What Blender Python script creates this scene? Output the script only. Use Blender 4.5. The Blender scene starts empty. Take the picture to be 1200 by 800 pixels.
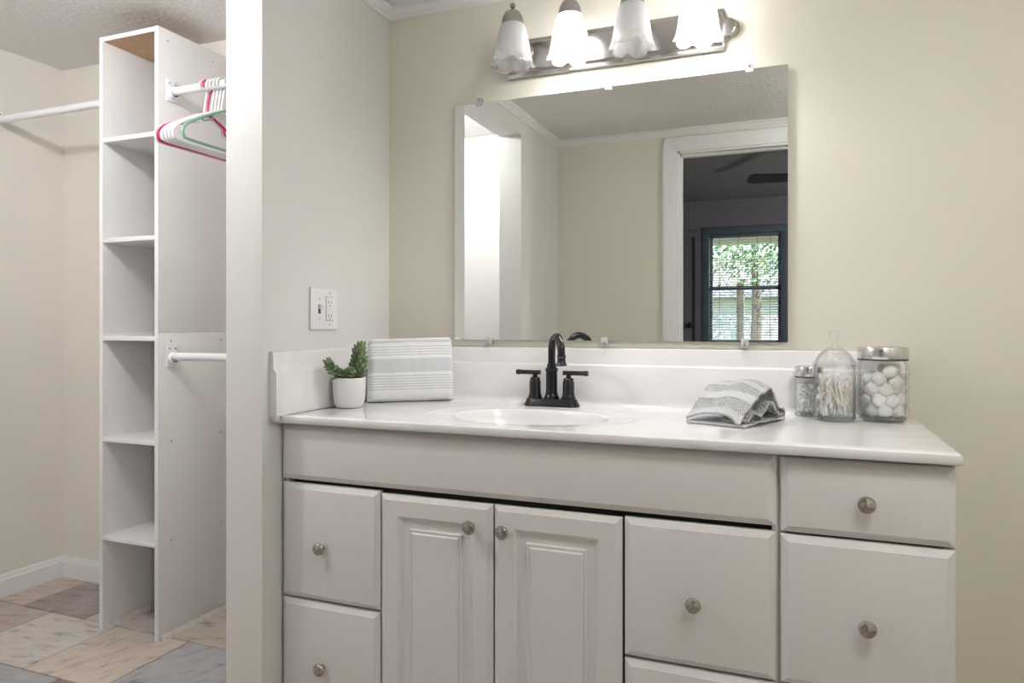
import bpy, bmesh, math, random
from mathutils import Vector, Matrix, noise
random.seed(7)
S = bpy.context.scene
COL = S.collection
PI = math.pi

# ------------------------------------------------------------------ camera
cam_d = bpy.data.cameras.new('camera'); cam = bpy.data.objects.new('camera', cam_d); COL.objects.link(cam)
cam.location = (1.25, -2.037, 1.10)
cam.rotation_euler = (math.radians(90), 0, math.radians(21.7))
cam_d.sensor_width = 36; cam_d.lens = 36*831/1200
cam_d.shift_y = -19/1200
cam_d.clip_start = 0.02; cam_d.clip_end = 200
S.camera = cam

# ------------------------------------------------------------------ view
S.view_settings.view_transform = 'Standard'; S.view_settings.look = 'None'
S.view_settings.gamma = 1; S.view_settings.use_curve_mapping = False
S.view_settings.exposure = 0.40

# ------------------------------------------------------------------ world (daylight outside the bedroom window)
w = bpy.data.worlds.new('world'); S.world = w; w.use_nodes = True
nt = w.node_tree; nt.nodes.clear()
wo = nt.nodes.new('ShaderNodeOutputWorld'); wb = nt.nodes.new('ShaderNodeBackground')
sky = nt.nodes.new('ShaderNodeTexSky'); sky.sky_type = 'NISHITA'; sky.sun_disc = False
sky.sun_elevation = math.radians(48); sky.sun_rotation = math.radians(120)
wb.inputs['Strength'].default_value = 1.0
nt.links.new(sky.outputs[0], wb.inputs[0]); nt.links.new(wb.outputs[0], wo.inputs[0])
sd = bpy.data.lights.new('sun', 'SUN'); sd.energy = 9.0; sd.angle = 0.01; sd.color = (1, .93, .82)
so = bpy.data.objects.new('sun', sd); COL.objects.link(so)
so.rotation_euler = (math.radians(42), 0, math.radians(150))

CLOSET_W = 22.5      # flush lamp in the closet
VANITY_E = 255.0     # emission of each lit bulb of the vanity bar
BATH_FILL_E = 44.0        # emission of the unseen dome added to brighten the bathroom
BED_FILL_W = 52.0  # strength of the unseen fill light added in the bedroom

def point(name, loc, watts, radius, color):
    d = bpy.data.lights.new(name, 'POINT'); d.energy = watts; d.shadow_soft_size = radius; d.color = color
    o = bpy.data.objects.new(name, d); o.location = loc; COL.objects.link(o); return o

# ------------------------------------------------------------------ materials
def mat(name, color, rough=.5, metal=0., spec=.5, bump=0., bscale=50., bdet=4, var=0., vscale=4., coat=0., color2=None, sss=0., stretch=None, bdist=.002):
    m = bpy.data.materials.new(name); m.use_nodes = True
    nt = m.node_tree; b = nt.nodes['Principled BSDF']
    b.inputs['Base Color'].default_value = (*color, 1); b.inputs['Roughness'].default_value = rough
    b.inputs['Metallic'].default_value = metal; b.inputs['Specular IOR Level'].default_value = spec
    b.inputs['Coat Weight'].default_value = coat; b.inputs['Coat Roughness'].default_value = .08
    if sss: b.inputs['Subsurface Weight'].default_value = sss; b.inputs['Subsurface Radius'].default_value = (.01, .01, .01)
    tc = nt.nodes.new('ShaderNodeTexCoord'); src = tc.outputs['Object']
    if stretch:
        mp = nt.nodes.new('ShaderNodeMapping'); mp.inputs['Scale'].default_value = stretch
        nt.links.new(src, mp.inputs[0]); src = mp.outputs[0]
    if bump:
        n = nt.nodes.new('ShaderNodeTexNoise'); n.inputs['Scale'].default_value = bscale; n.inputs['Detail'].default_value = bdet
        nt.links.new(src, n.inputs['Vector'])
        bp = nt.nodes.new('ShaderNodeBump'); bp.inputs['Strength'].default_value = bump; bp.inputs['Distance'].default_value = bdist
        nt.links.new(n.outputs['Fac'], bp.inputs['Height']); nt.links.new(bp.outputs[0], b.inputs['Normal'])
    if var or color2:
        n2 = nt.nodes.new('ShaderNodeTexNoise'); n2.inputs['Scale'].default_value = vscale; n2.inputs['Detail'].default_value = 5
        nt.links.new(src, n2.inputs['Vector'])
        r = nt.nodes.new('ShaderNodeValToRGB')
        c2 = color2 or tuple(max(0, c*(1-var)) for c in color)
        r.color_ramp.elements[0].position = .35; r.color_ramp.elements[1].position = .65
        r.color_ramp.elements[0].color = (*c2, 1); r.color_ramp.elements[1].color = (*color, 1)
        nt.links.new(n2.outputs['Fac'], r.inputs[0]); nt.links.new(r.outputs[0], b.inputs['Base Color'])
    return m

M = {}
M['wall'] = mat('cream_wall_paint', (.80, .765, .67), .55, bump=.25, bscale=26, bdet=6, var=.025, vscale=1.6, bdist=.0015)
M['wall_closet'] = mat('closet_wall_paint', (.82, .78, .72), .6, bump=.2, bscale=22, bdet=5, var=.03, vscale=2)
M['wingwall'] = mat('wing_wall_paint', (.775, .77, .75), .45, bump=.25, bscale=60, bdet=6, var=.02, vscale=3, bdist=.001)
M['ceil'] = mat('textured_ceiling', (.82, .805, .785), .85, bump=.75, bscale=55, bdet=3, bdist=.008)
M['trim'] = mat('white_trim_paint', (.84, .84, .84), .35)
M['melamine'] = mat('white_melamine', (.80, .79, .785), .38, spec=.4, var=.015, vscale=2)
M['rawboard'] = mat('raw_tan_board', (.62, .42, .26), .8, var=.12, vscale=30)
M['edgeband'] = mat('white_edge_band', (.86, .86, .87), .35)
M['caulk'] = mat('dirty_caulk', (.72, .69, .65), .7, color2=(.60, .54, .47), vscale=45)
M['rod'] = mat('white_enamelled_rod', (.86, .86, .90), .3)
M['screw'] = mat('grey_screw', (.35, .35, .35), .4, metal=.8)
M['cab'] = mat('white_thermofoil', (.79, .77, .76), .30, spec=.45, bump=.04, bscale=9)
M['cabshade'] = mat('carcass_shade_colour', (.06, .055, .05), .8)  # near-black stands in for the shade inside the cabinets
M['marble'] = mat('cultured_marble', (.86, .855, .86), .14, spec=.5, color2=(.80, .795, .80), vscale=5, coat=.3, stretch=(1, 3.2, 2))
M['nickel'] = mat('brushed_nickel', (.42, .40, .385), .24, metal=1, bump=.06, bscale=300)
M['knob'] = mat('satin_nickel_knob', (.47, .43, .39), .26, metal=1)
M['black'] = mat('black_bronze_metal', (.010, .010, .014), .2, metal=.2, spec=.6)
M['plastic'] = mat('white_switch_plastic', (.85, .86, .88), .35)
M['slot'] = mat('dark_slot', (.05, .05, .05), .7)
M['pot'] = mat('white_matte_ceramic', (.83, .83, .84), .45)
M['soil'] = mat('potting_soil', (.035, .025, .018), .95, bump=1, bscale=200)
M['leaf'] = mat('succulent_green', (.27, .35, .20), .42, color2=(.085, .145, .06), vscale=60, spec=.35)
M['chrome'] = mat('steel_lid', (.72, .72, .73), .22, metal=1)
M['cotton'] = mat('white_cotton', (.88, .88, .88), .95, bump=.8, bscale=180, bdet=6, sss=.2)
M['stick'] = mat('swab_stick', (.84, .76, .66), .8)
M['pink'] = mat('magenta_plastic', (.52, .02, .12), .35)
M['mint'] = mat('mint_green_plastic', (.25, .43, .34), .35)
M['hwhite'] = mat('white_hanger_plastic', (.84, .83, .85), .35)
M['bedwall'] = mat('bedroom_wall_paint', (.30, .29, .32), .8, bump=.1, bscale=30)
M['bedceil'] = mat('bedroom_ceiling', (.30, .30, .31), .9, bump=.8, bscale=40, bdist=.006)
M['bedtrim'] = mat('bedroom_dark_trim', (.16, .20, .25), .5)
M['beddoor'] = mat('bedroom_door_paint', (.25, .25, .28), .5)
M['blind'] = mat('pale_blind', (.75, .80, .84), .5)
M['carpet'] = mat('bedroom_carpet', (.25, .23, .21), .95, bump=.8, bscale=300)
M['fan'] = mat('dark_fan', (.04, .04, .045), .45)
M['grout'] = mat('dark_grout', (.10, .085, .075), .9)
M['siding'] = mat('pale_siding', (.60, .51, .48), .7)
M['brick'] = mat('tan_post_paint', (.72, .60, .46), .7, color2=(.5, .36, .26), vscale=9)
M['bark'] = mat('tree_bark', (.16, .12, .09), .9, bump=.8, bscale=30)
M['foliage'] = mat('tree_foliage', (.42, .48, .27), .7, color2=(.09, .16, .08), vscale=3)
M['lawn'] = mat('lawn_grass', (.12, .22, .05), .95, var=.4, vscale=2)

def mix_mat(name, f):
    m = bpy.data.materials.new(name); m.use_nodes = True
    nt = m.node_tree; nt.nodes.clear(); out = nt.nodes.new('ShaderNodeOutputMaterial')
    f(nt, out); return m
def mirror_f(nt, out):
    g = nt.nodes.new('ShaderNodeBsdfGlossy'); g.inputs['Roughness'].default_value = 0.0
    g.inputs['Color'].default_value = (.86, .885, .86, 1); nt.links.new(g.outputs[0], out.inputs[0])
M['mirror'] = mix_mat('silvered_mirror', mirror_f)
M['mirroredge'] = mat('mirror_polished_edge', (.62, .68, .66), .15, spec=.8)
def glass_f(tint, refl, bump=0, scale=40, kind='noise', ior=1.45, rough=.02):
    def f(nt, out):
        t = nt.nodes.new('ShaderNodeBsdfTransparent'); t.inputs[0].default_value = (*tint, 1)
        g = nt.nodes.new('ShaderNodeBsdfGlossy'); g.inputs['Roughness'].default_value = rough; g.inputs['Color'].default_value = (1, 1, 1, 1)
        fr = nt.nodes.new('ShaderNodeLayerWeight'); fr.inputs[0].default_value = .5
        pw = nt.nodes.new('ShaderNodeMath'); pw.operation = 'POWER'; pw.inputs[1].default_value = 4.0; nt.links.new(fr.outputs['Facing'], pw.inputs[0])
        mm = nt.nodes.new('ShaderNodeMath'); mm.operation = 'MULTIPLY_ADD'; mm.inputs[1].default_value = .8; mm.inputs[2].default_value = refl
        mm.use_clamp = True
        mx = nt.nodes.new('ShaderNodeMixShader')
        nt.links.new(pw.outputs[0], mm.inputs[0]); nt.links.new(mm.outputs[0], mx.inputs[0])
        nt.links.new(t.outputs[0], mx.inputs[1]); nt.links.new(g.outputs[0], mx.inputs[2]); nt.links.new(mx.outputs[0], out.inputs[0])
        if refl > 0:
            rm = nt.nodes.new('ShaderNodeValToRGB'); rm.color_ramp.elements[0].color = (*tint, 1); rm.color_ramp.elements[1].color = (.50, .53, .53, 1)
            rm.color_ramp.elements[0].position = .55; rm.color_ramp.elements[1].position = .98
            nt.links.new(fr.outputs['Facing'], rm.inputs[0]); nt.links.new(rm.outputs[0], t.inputs[0])
        if bump:
            tc = nt.nodes.new('ShaderNodeTexCoord')
            n = nt.nodes.new('ShaderNodeTexVoronoi' if kind == 'voronoi' else 'ShaderNodeTexNoise'); n.inputs['Scale'].default_value = scale
            nt.links.new(tc.outputs['Object'], n.inputs['Vector'])
            b = nt.nodes.new('ShaderNodeBump'); b.inputs['Strength'].default_value = bump; b.inputs['Distance'].default_value = .004
            nt.links.new(n.outputs[0], b.inputs['Height'])
            nt.links.new(b.outputs[0], g.inputs['Normal']); nt.links.new(b.outputs[0], fr.inputs['Normal'])
    return f
M['glass'] = mix_mat('clear_jar_glass', glass_f((.99, .992, .99), .055))
M['glassbase'] = mix_mat('thick_jar_glass', glass_f((.85, .88, .87), .12))
M['pane'] = mix_mat('window_glass', glass_f((.95, .97, .97), .0))
def clip_f(nt, out):
    t = nt.nodes.new('ShaderNodeBsdfTransparent'); t.inputs[0].default_value = (.95, .96, .98, 1)
    p = nt.nodes.new('ShaderNodeBsdfPrincipled'); p.inputs['Base Color'].default_value = (.88, .9, .95, 1); p.inputs['Roughness'].default_value = .15
    m = nt.nodes.new('ShaderNodeMixShader'); m.inputs[0].default_value = .45
    nt.links.new(t.outputs[0], m.inputs[1]); nt.links.new(p.outputs[0], m.inputs[2]); nt.links.new(m.outputs[0], out.inputs[0])
M['clip'] = mix_mat('clear_plastic', clip_f)
def shade_f(nt, out):
    # frosted body, clearer towards the scalloped rim
    tr = nt.nodes.new('ShaderNodeBsdfTransparent'); tr.inputs[0].default_value = (.95, .95, .95, 1)
    tl = nt.nodes.new('ShaderNodeBsdfTranslucent'); tl.inputs[0].default_value = (.93, .93, .94, 1)
    df = nt.nodes.new('ShaderNodeBsdfDiffuse'); df.inputs[0].default_value = (.85, .86, .88, 1)
    gl = nt.nodes.new('ShaderNodeBsdfGlossy'); gl.inputs['Roughness'].default_value = .12
    m1 = nt.nodes.new('ShaderNodeMixShader'); m1.inputs[0].default_value = .45
    m2 = nt.nodes.new('ShaderNodeMixShader'); m3 = nt.nodes.new('ShaderNodeMixShader'); m3.inputs[0].default_value = .1
    tc = nt.nodes.new('ShaderNodeTexCoord'); sp = nt.nodes.new('ShaderNodeSeparateXYZ'); rg = nt.nodes.new('ShaderNodeMapRange')
    rg.inputs['From Min'].default_value = -.02; rg.inputs['From Max'].default_value = 0.03
    rg.inputs['To Min'].default_value = .80; rg.inputs['To Max'].default_value = .30
    nt.links.new(tc.outputs['Object'], sp.inputs[0]); 
    nz = nt.nodes.new('ShaderNodeTexNoise'); nz.inputs['Scale'].default_value = 30; nt.links.new(tc.outputs['Object'], nz.inputs['Vector'])
    ad = nt.nodes.new('ShaderNodeMath'); ad.operation = 'MULTIPLY_ADD'; ad.inputs[1].default_value = .03
    nt.links.new(nz.outputs[0], ad.inputs[0]); nt.links.new(sp.outputs[2], ad.inputs[2]); nt.links.new(ad.outputs[0], rg.inputs[0])
    nt.links.new(tl.outputs[0], m1.inputs[1]); nt.links.new(df.outputs[0], m1.inputs[2])
    nt.links.new(rg.outputs[0], m2.inputs[0]); nt.links.new(m1.outputs[0], m2.inputs[1]); nt.links.new(tr.outputs[0], m2.inputs[2])
    nt.links.new(m2.outputs[0], m3.inputs[1]); nt.links.new(gl.outputs[0], m3.inputs[2]); nt.links.new(m3.outputs[0], out.inputs[0])
M['shade'] = mix_mat('frosted_scalloped_glass', shade_f)
def emit_f(c, s):
    def f(nt, out):
        e = nt.nodes.new('ShaderNodeEmission'); e.inputs[0].default_value = (*c, 1); e.inputs[1].default_value = s
        nt.links.new(e.outputs[0], out.inputs[0])
    return f
M['bulb_on'] = mix_mat('lit_bulb', emit_f((1, .985, .965), VANITY_E))
M['bulb_off'] = mat('unlit_white_bulb', (.85, .85, .83), .3)
M['dome'] = mix_mat('bath_fill_glow', emit_f((1, .985, .97), BATH_FILL_E))

def floor_mat():
    m = bpy.data.materials.new('slate_look_tile'); m.use_nodes = True; nt = m.node_tree; b = nt.nodes['Principled BSDF']
    b.inputs['Roughness'].default_value = .42
    at = nt.nodes.new('ShaderNodeVertexColor'); at.layer_name = 'tint'
    uv = nt.nodes.new('ShaderNodeUVMap'); uv.uv_map = 'UVMap'
    mp = nt.nodes.new('ShaderNodeMapping'); mp.inputs['Scale'].default_value = (2.5, 7, 1)
    nt.links.new(uv.outputs[0], mp.inputs[0])
    n = nt.nodes.new('ShaderNodeTexNoise'); n.inputs['Scale'].default_value = 1.3; n.inputs['Detail'].default_value = 12; n.inputs['Roughness'].default_value = .72; n.inputs['Distortion'].default_value = .35
    nt.links.new(mp.outputs[0], n.inputs['Vector'])
    n2 = nt.nodes.new('ShaderNodeTexNoise'); n2.inputs['Scale'].default_value = 3; n2.inputs['Detail'].default_value = 4
    nt.links.new(uv.outputs[0], n2.inputs['Vector'])
    r = nt.nodes.new('ShaderNodeValToRGB'); r.color_ramp.elements[0].position = .33; r.color_ramp.elements[1].position = .62
    r.color_ramp.elements[0].color = (.42, .38, .36, 1); r.color_ramp.elements[1].color = (1.0, 1.0, 1.0, 1)
    e = r.color_ramp.elements.new(.47); e.color = (.92, .90, .88, 1)
    nt.links.new(n.outputs[0], r.inputs[0])
    mx = nt.nodes.new('ShaderNodeMix'); mx.data_type = 'RGBA'; mx.blend_type = 'MULTIPLY'; mx.inputs[0].default_value = 1
    nt.links.new(at.outputs[0], mx.inputs[6]); nt.links.new(r.outputs[0], mx.inputs[7])
    mx2 = nt.nodes.new('ShaderNodeMix'); mx2.data_type = 'RGBA'; mx2.blend_type = 'MIX'
    r2 = nt.nodes.new('ShaderNodeValToRGB'); r2.color_ramp.elements[0].position = .5; r2.color_ramp.elements[1].position = .72
    r2.color_ramp.elements[1].color = (.45, .45, .45, 1)
    nt.links.new(n2.outputs[0], r2.inputs[0]); nt.links.new(r2.outputs[0], mx2.inputs[0])
    mx2.inputs[7].default_value = (.58, .51, .45, 1)
    nt.links.new(mx.outputs[2], mx2.inputs[6]); nt.links.new(mx2.outputs[2], b.inputs['Base Color'])
    bp = nt.nodes.new('ShaderNodeBump'); bp.inputs['Strength'].default_value = .3; bp.inputs['Distance'].default_value = .002
    nt.links.new(n.outputs[0], bp.inputs['Height']); nt.links.new(bp.outputs[0], b.inputs['Normal'])
    return m
M['tile'] = floor_mat()

def towel_mat():
    m = bpy.data.materials.new('striped_towel'); m.use_nodes = True; nt = m.node_tree; b = nt.nodes['Principled BSDF']
    b.inputs['Roughness'].default_value = .95; b.inputs['Specular IOR Level'].default_value = .1
    uv = nt.nodes.new('ShaderNodeUVMap'); sp = nt.nodes.new('ShaderNodeSeparateXYZ'); nt.links.new(uv.outputs[0], sp.inputs[0])
    nz = nt.nodes.new('ShaderNodeTexNoise'); nz.inputs['Scale'].default_value = 6
    nt.links.new(uv.outputs[0], nz.inputs['Vector'])
    ad = nt.nodes.new('ShaderNodeMath'); ad.operation = 'MULTIPLY_ADD'; ad.inputs[1].default_value = .012
    nt.links.new(nz.outputs[0], ad.inputs[0]); nt.links.new(sp.outputs[1], ad.inputs[2])
    r = nt.nodes.new('ShaderNodeValToRGB'); cr = r.color_ramp; cr.interpolation = 'LINEAR'
    W = (.90, .905, .915, 1); G = (.68, .70, .735, 1); L = (.64, .665, .675, 1)
    # v runs bottom (0) to top (1) of the front face, beyond 1 the rear
    stops = [(0, W)]
    def line(c, h=.006): stops.extend([(c-h-.003, W), (c-h+.001, L), (c+h-.001, L), (c+h+.003, W)])
    for c in (.165, .205, .25): line(c)
    stops2 = []
    r.color_ramp.elements[0].position = 0; cr.elements[0].color = W; cr.elements[1].position = 1; cr.elements[1].color = W
    # wide band
    e = cr.elements.new(.478); e.color = W; e = cr.elements.new(.484); e.color = G
    e = cr.elements.new(.716); e.color = G; e = cr.elements.new(.722); e.color = W
    nt.links.new(ad.outputs[0], r.inputs[0])
    # thin repeated lines: wave in v, gated to two zones
    mu = nt.nodes.new('ShaderNodeMath'); mu.operation = 'MULTIPLY'; mu.inputs[1].default_value = 1/.0455
    fr = nt.nodes.new('ShaderNodeMath'); fr.operation = 'FRACT'
    lt = nt.nodes.new('ShaderNodeMath'); lt.operation = 'LESS_THAN'; lt.inputs[1].default_value = .38
    nt.links.new(ad.outputs[0], mu.inputs[0]); nt.links.new(mu.outputs[0], fr.inputs[0]); nt.links.new(fr.outputs[0], lt.inputs[0])
    def zone(a, c):
        g1 = nt.nodes.new('ShaderNodeMath'); g1.operation = 'GREATER_THAN'; g1.inputs[1].default_value = a
        g2 = nt.nodes.new('ShaderNodeMath'); g2.operation = 'LESS_THAN'; g2.inputs[1].default_value = c
        g3 = nt.nodes.new('ShaderNodeMath'); g3.operation = 'MULTIPLY'
        nt.links.new(ad.outputs[0], g1.inputs[0]); nt.links.new(ad.outputs[0], g2.inputs[0])
        nt.links.new(g1.outputs[0], g3.inputs[0]); nt.links.new(g2.outputs[0], g3.inputs[1]); return g3
    z1 = zone(.18, .44); z2 = zone(.765, .985)
    sm = nt.nodes.new('ShaderNodeMath'); sm.operation = 'ADD'; nt.links.new(z1.outputs[0], sm.inputs[0]); nt.links.new(z2.outputs[0], sm.inputs[1])
    gm = nt.nodes.new('ShaderNodeMath'); gm.operation = 'MULTIPLY'; nt.links.new(sm.outputs[0], gm.inputs[0]); nt.links.new(lt.outputs[0], gm.inputs[1])
    mx = nt.nodes.new('ShaderNodeMix'); mx.data_type = 'RGBA'; nt.links.new(gm.outputs[0], mx.inputs[0])
    nt.links.new(r.outputs[0], mx.inputs[6]); mx.inputs[7].default_value = L
    nt.links.new(mx.outputs[2], b.inputs['Base Color'])
    n = nt.nodes.new('ShaderNodeTexNoise'); n.inputs['Scale'].default_value = 500; tc = nt.nodes.new('ShaderNodeTexCoord')
    nt.links.new(tc.outputs['Object'], n.inputs['Vector'])
    sb = nt.nodes.new('ShaderNodeMath'); sb.operation = 'SUBTRACT'; nt.links.new(n.outputs[0], sb.inputs[0]); nt.links.new(gm.outputs[0], sb.inputs[1])
    bp = nt.nodes.new('ShaderNodeBump'); bp.inputs['Strength'].default_value = .5; bp.inputs['Distance'].default_value = .0015
    nt.links.new(sb.outputs[0], bp.inputs['Height']); nt.links.new(bp.outputs[0], b.inputs['Normal'])
    return m
M['towel'] = towel_mat()

def rag_mat():
    m = bpy.data.materials.new('grey_waffle_cloth'); m.use_nodes = True; nt = m.node_tree; b = nt.nodes['Principled BSDF']
    b.inputs['Roughness'].default_value = .95; b.inputs['Specular IOR Level'].default_value = .1
    uv = nt.nodes.new('ShaderNodeUVMap'); sp = nt.nodes.new('ShaderNodeSeparateXYZ'); nt.links.new(uv.outputs[0], sp.inputs[0])
    def ch(src, op, v):
        n = nt.nodes.new('ShaderNodeMath'); n.operation = op; nt.links.new(src, n.inputs[0]); n.inputs[1].default_value = v; return n.outputs[0]
    # waffle cells in metres
    w1 = ch(ch(sp.outputs[0], 'MULTIPLY', 2*PI/.0075), 'SINE', 0); w2 = ch(ch(sp.outputs[1], 'MULTIPLY', 2*PI/.0075), 'SINE', 0)
    mm = nt.nodes.new('ShaderNodeMath'); mm.operation = 'MULTIPLY'; nt.links.new(w1, mm.inputs[0]); nt.links.new(w2, mm.inputs[1])
    # flat bands across the cloth
    f = ch(ch(sp.outputs[1], 'MULTIPLY', 1/.062), 'FRACT', 0)
    band = ch(f, 'LESS_THAN', .42)
    inv = ch(ch(band, 'MULTIPLY', -1), 'ADD', 1)
    e1 = ch(ch(ch(f, 'SUBTRACT', .43), 'ABSOLUTE', 0), 'LESS_THAN', .045)
    wf = nt.nodes.new('ShaderNodeMath'); wf.operation = 'MULTIPLY'; nt.links.new(mm.outputs[0], wf.inputs[0]); nt.links.new(inv, wf.inputs[1])
    h = nt.nodes.new('ShaderNodeMath'); h.operation = 'MULTIPLY_ADD'; nt.links.new(e1, h.inputs[0]); h.inputs[1].default_value = -.7; nt.links.new(wf.outputs[0], h.inputs[2])
    nz = nt.nodes.new('ShaderNodeTexNoise'); nz.inputs['Scale'].default_value = 700; tc = nt.nodes.new('ShaderNodeTexCoord'); nt.links.new(tc.outputs['Object'], nz.inputs['Vector'])
    ad = nt.nodes.new('ShaderNodeMath'); ad.operation = 'ADD'; nt.links.new(h.outputs[0], ad.inputs[0]); nt.links.new(nz.outputs[0], ad.inputs[1])
    bp = nt.nodes.new('ShaderNodeBump'); bp.inputs['Strength'].default_value = 1.0; bp.inputs['Distance'].default_value = .0022
    nt.links.new(ad.outputs[0], bp.inputs['Height']); nt.links.new(bp.outputs[0], b.inputs['Normal'])
    r = nt.nodes.new('ShaderNodeValToRGB'); r.color_ramp.elements[0].color = (.48, .485, .51, 1); r.color_ramp.elements[1].color = (.78, .785, .80, 1)
    r.color_ramp.elements[0].position = .2; r.color_ramp.elements[1].position = .7
    sc = ch(ch(h.outputs[0], 'MULTIPLY', .35), 'ADD', .55)
    nt.links.new(sc, r.inputs[0]); nt.links.new(r.outputs[0], b.inputs['Base Color'])
    return m
M['rag'] = rag_mat()

# ------------------------------------------------------------------ geometry helpers
def B(): return bmesh.new()
def box(bm, x0, x1, y0, y1, z0, z1, bev=0., seg=2, rot=None, at=None):
    t = bmesh.new(); bmesh.ops.create_cube(t, size=1)
    for v in t.verts: v.co = Vector(((x0+x1)/2+v.co.x*(x1-x0), (y0+y1)/2+v.co.y*(y1-y0), (z0+z1)/2+v.co.z*(z1-z0)))
    if bev: bmesh.ops.bevel(t, geom=t.edges[:], offset=bev, segments=seg, profile=.5, affect='EDGES')
    if rot is not None:
        mtx = Matrix.Translation(at or (0, 0, 0)) @ rot @ Matrix.Translation(-Vector(at or (0, 0, 0)))
        bmesh.ops.transform(t, matrix=mtx, verts=t.verts)
    merge(bm, t)
def merge(bm, t):
    me = bpy.data.meshes.new('tmp'); t.to_mesh(me); t.free(); bm.from_mesh(me); bpy.data.meshes.remove(me)
def lathe(bm, prof, seg=32, c=(0, 0, 0), axis='Z', mod=None):
    # prof: list of (r, h)
    rings = []
    for k, (r, h) in enumerate(prof):
        ring = []
        if r < 1e-6: ring = [bm.verts.new(ax(0, 0, h, c, axis))]
        else:
            for i in range(seg):
                a = 2*PI*i/seg; rr, hh = (mod(k, a, r, h) if mod else (r, h))
                ring.append(bm.verts.new(ax(rr*math.cos(a), rr*math.sin(a), hh, c, axis)))
        rings.append(ring)
    for A, Bq in zip(rings, rings[1:]):
        if len(A) == 1 and len(Bq) == 1: continue
        for i in range(seg):
            j = (i+1) % seg
            if len(A) == 1: bm.faces.new((A[0], Bq[j], Bq[i]))
            elif len(Bq) == 1: bm.faces.new((A[i], A[j], Bq[0]))
            else: bm.faces.new((A[i], A[j], Bq[j], Bq[i]))
def ax(x, y, h, c, axis):
    if axis == 'Z': return (c[0]+x, c[1]+y, c[2]+h)
    if axis == '-Y': return (c[0]+x, c[1]-h, c[2]+y)
    if axis == 'Y': return (c[0]-x, c[1]+h, c[2]+y)
    if axis == 'X': return (c[0]+h, c[1]+x, c[2]+y)
def smooth_path(pts, n=8, closed=False):
    P = [Vector(p) for p in pts]; out = []
    L = len(P); rng = range(L if closed else L-1)
    for i in rng:
        p0 = P[(i-1) % L] if (closed or i > 0) else P[i]; p1 = P[i]; p2 = P[(i+1) % L]
        p3 = P[(i+2) % L] if (closed or i+2 < L) else p2
        for k in range(n):
            t = k/n
            out.append(.5*((2*p1)+(-p0+p2)*t+(2*p0-5*p1+4*p2-p3)*t*t+(-p0+3*p1-3*p2+p3)*t**3))
    if not closed: out.append(P[-1])
    return out
def tube(bm, pts, r, seg=10, closed=False, cap=True):
    P = [Vector(p) for p in pts]; n = len(P)
    R = r if isinstance(r, (list, tuple)) else [r]*n
    rings = []; up = None
    for i in range(n):
        if closed: d = (P[(i+1) % n]-P[i-1]).normalized()
        else: d = (P[min(i+1, n-1)]-P[max(i-1, 0)]).normalized()
        if up is None:
            up = d.cross(Vector((0, 0, 1)) if abs(d.z) < .9 else Vector((1, 0, 0))).normalized()
        else: up = (up - d*up.dot(d)).normalized()
        s = d.cross(up)
        rings.append([bm.verts.new(P[i]+(up*math.cos(2*PI*k/seg)+s*math.sin(2*PI*k/seg))*R[i]) for k in range(seg)])
    rng = range(n if closed else n-1)
    for i in rng:
        A, C = rings[i], rings[(i+1) % n]
        for k in range(seg): bm.faces.new((A[k], A[(k+1) % seg], C[(k+1) % seg], C[k]))
    if cap and not closed:
        bm.faces.new(rings[0][::-1]); bm.faces.new(rings[-1])
def prism(bm, poly, h0, h1, plane='XZ', bev=0.):
    # poly in plane, extruded along remaining axis from h0 to h1
    t = bmesh.new()
    def co(a, b, h): return {'XZ': (a, h, b), 'XY': (a, b, h), 'YZ': (h, a, b)}[plane]
    lo = [t.verts.new(co(a, b, h0)) for a, b in poly]; hi = [t.verts.new(co(a, b, h1)) for a, b in poly]
    t.faces.new(lo); t.faces.new(hi[::-1])
    n = len(poly)
    for i in range(n): t.faces.new((lo[i], hi[i], hi[(i+1) % n], lo[(i+1) % n]))
    bmesh.ops.recalc_face_normals(t, faces=t.faces[:])
    if bev: bmesh.ops.bevel(t, geom=[e for e in t.edges if e.calc_length() > bev*2.2], offset=bev, segments=2, affect='EDGES')
    merge(bm, t)
def rings_xz(bm, x0, x1, z0, z1, prof):
    """front panel facing -Y; prof = [(inset, y)]"""
    R = []
    for ins, y in prof:
        R.append([bm.verts.new(p) for p in ((x0+ins, y, z0+ins), (x1-ins, y, z0+ins), (x1-ins, y, z1-ins), (x0+ins, y, z1-ins))])
    bm.faces.new(R[0][::-1])
    for A, C in zip(R, R[1:]):
        for i in range(4): bm.faces.new((A[i], A[(i+1) % 4], C[(i+1) % 4], C[i]))
    bm.faces.new(R[-1])

def origin(o):
    v = Vector((0, 0, 0))
    while o is not None: v = v + o.location; o = o.parent
    return v
def obj(name, bm, m, parent=None, label=None, smooth=35, local=False, recalc=True):
    if recalc: bmesh.ops.recalc_face_normals(bm, faces=bm.faces[:])
    me = bpy.data.meshes.new(name)
    if parent is not None and not local:
        bmesh.ops.translate(bm, vec=-origin(parent), verts=bm.verts[:])
    bm.to_mesh(me); bm.free()
    for mm in (m if isinstance(m, (list, tuple)) else [m]): me.materials.append(mm)
    if smooth:
        me.shade_smooth()
        try: me.set_sharp_from_angle(angle=math.radians(smooth))
        except Exception: pass
    o = bpy.data.objects.new(name, me); COL.objects.link(o)
    if parent is not None: o.parent = parent
    if label: o['label'] = label
    return o
def rebase(o, loc):
    """give a top-level mesh its origin at its base"""
    o.data.transform(Matrix.Translation(-Vector(loc))); o.location = loc; return o
def thing(name, label, cat, loc=(0, 0, 0), rotz=0, group=None):
    o = bpy.data.objects.new(name, None); COL.objects.link(o); o.location = loc; o.rotation_euler = (0, 0, rotz)
    o.empty_display_size = .05
    o['label'] = label; o['category'] = cat
    if group: o['group'] = group
    return o
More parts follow.
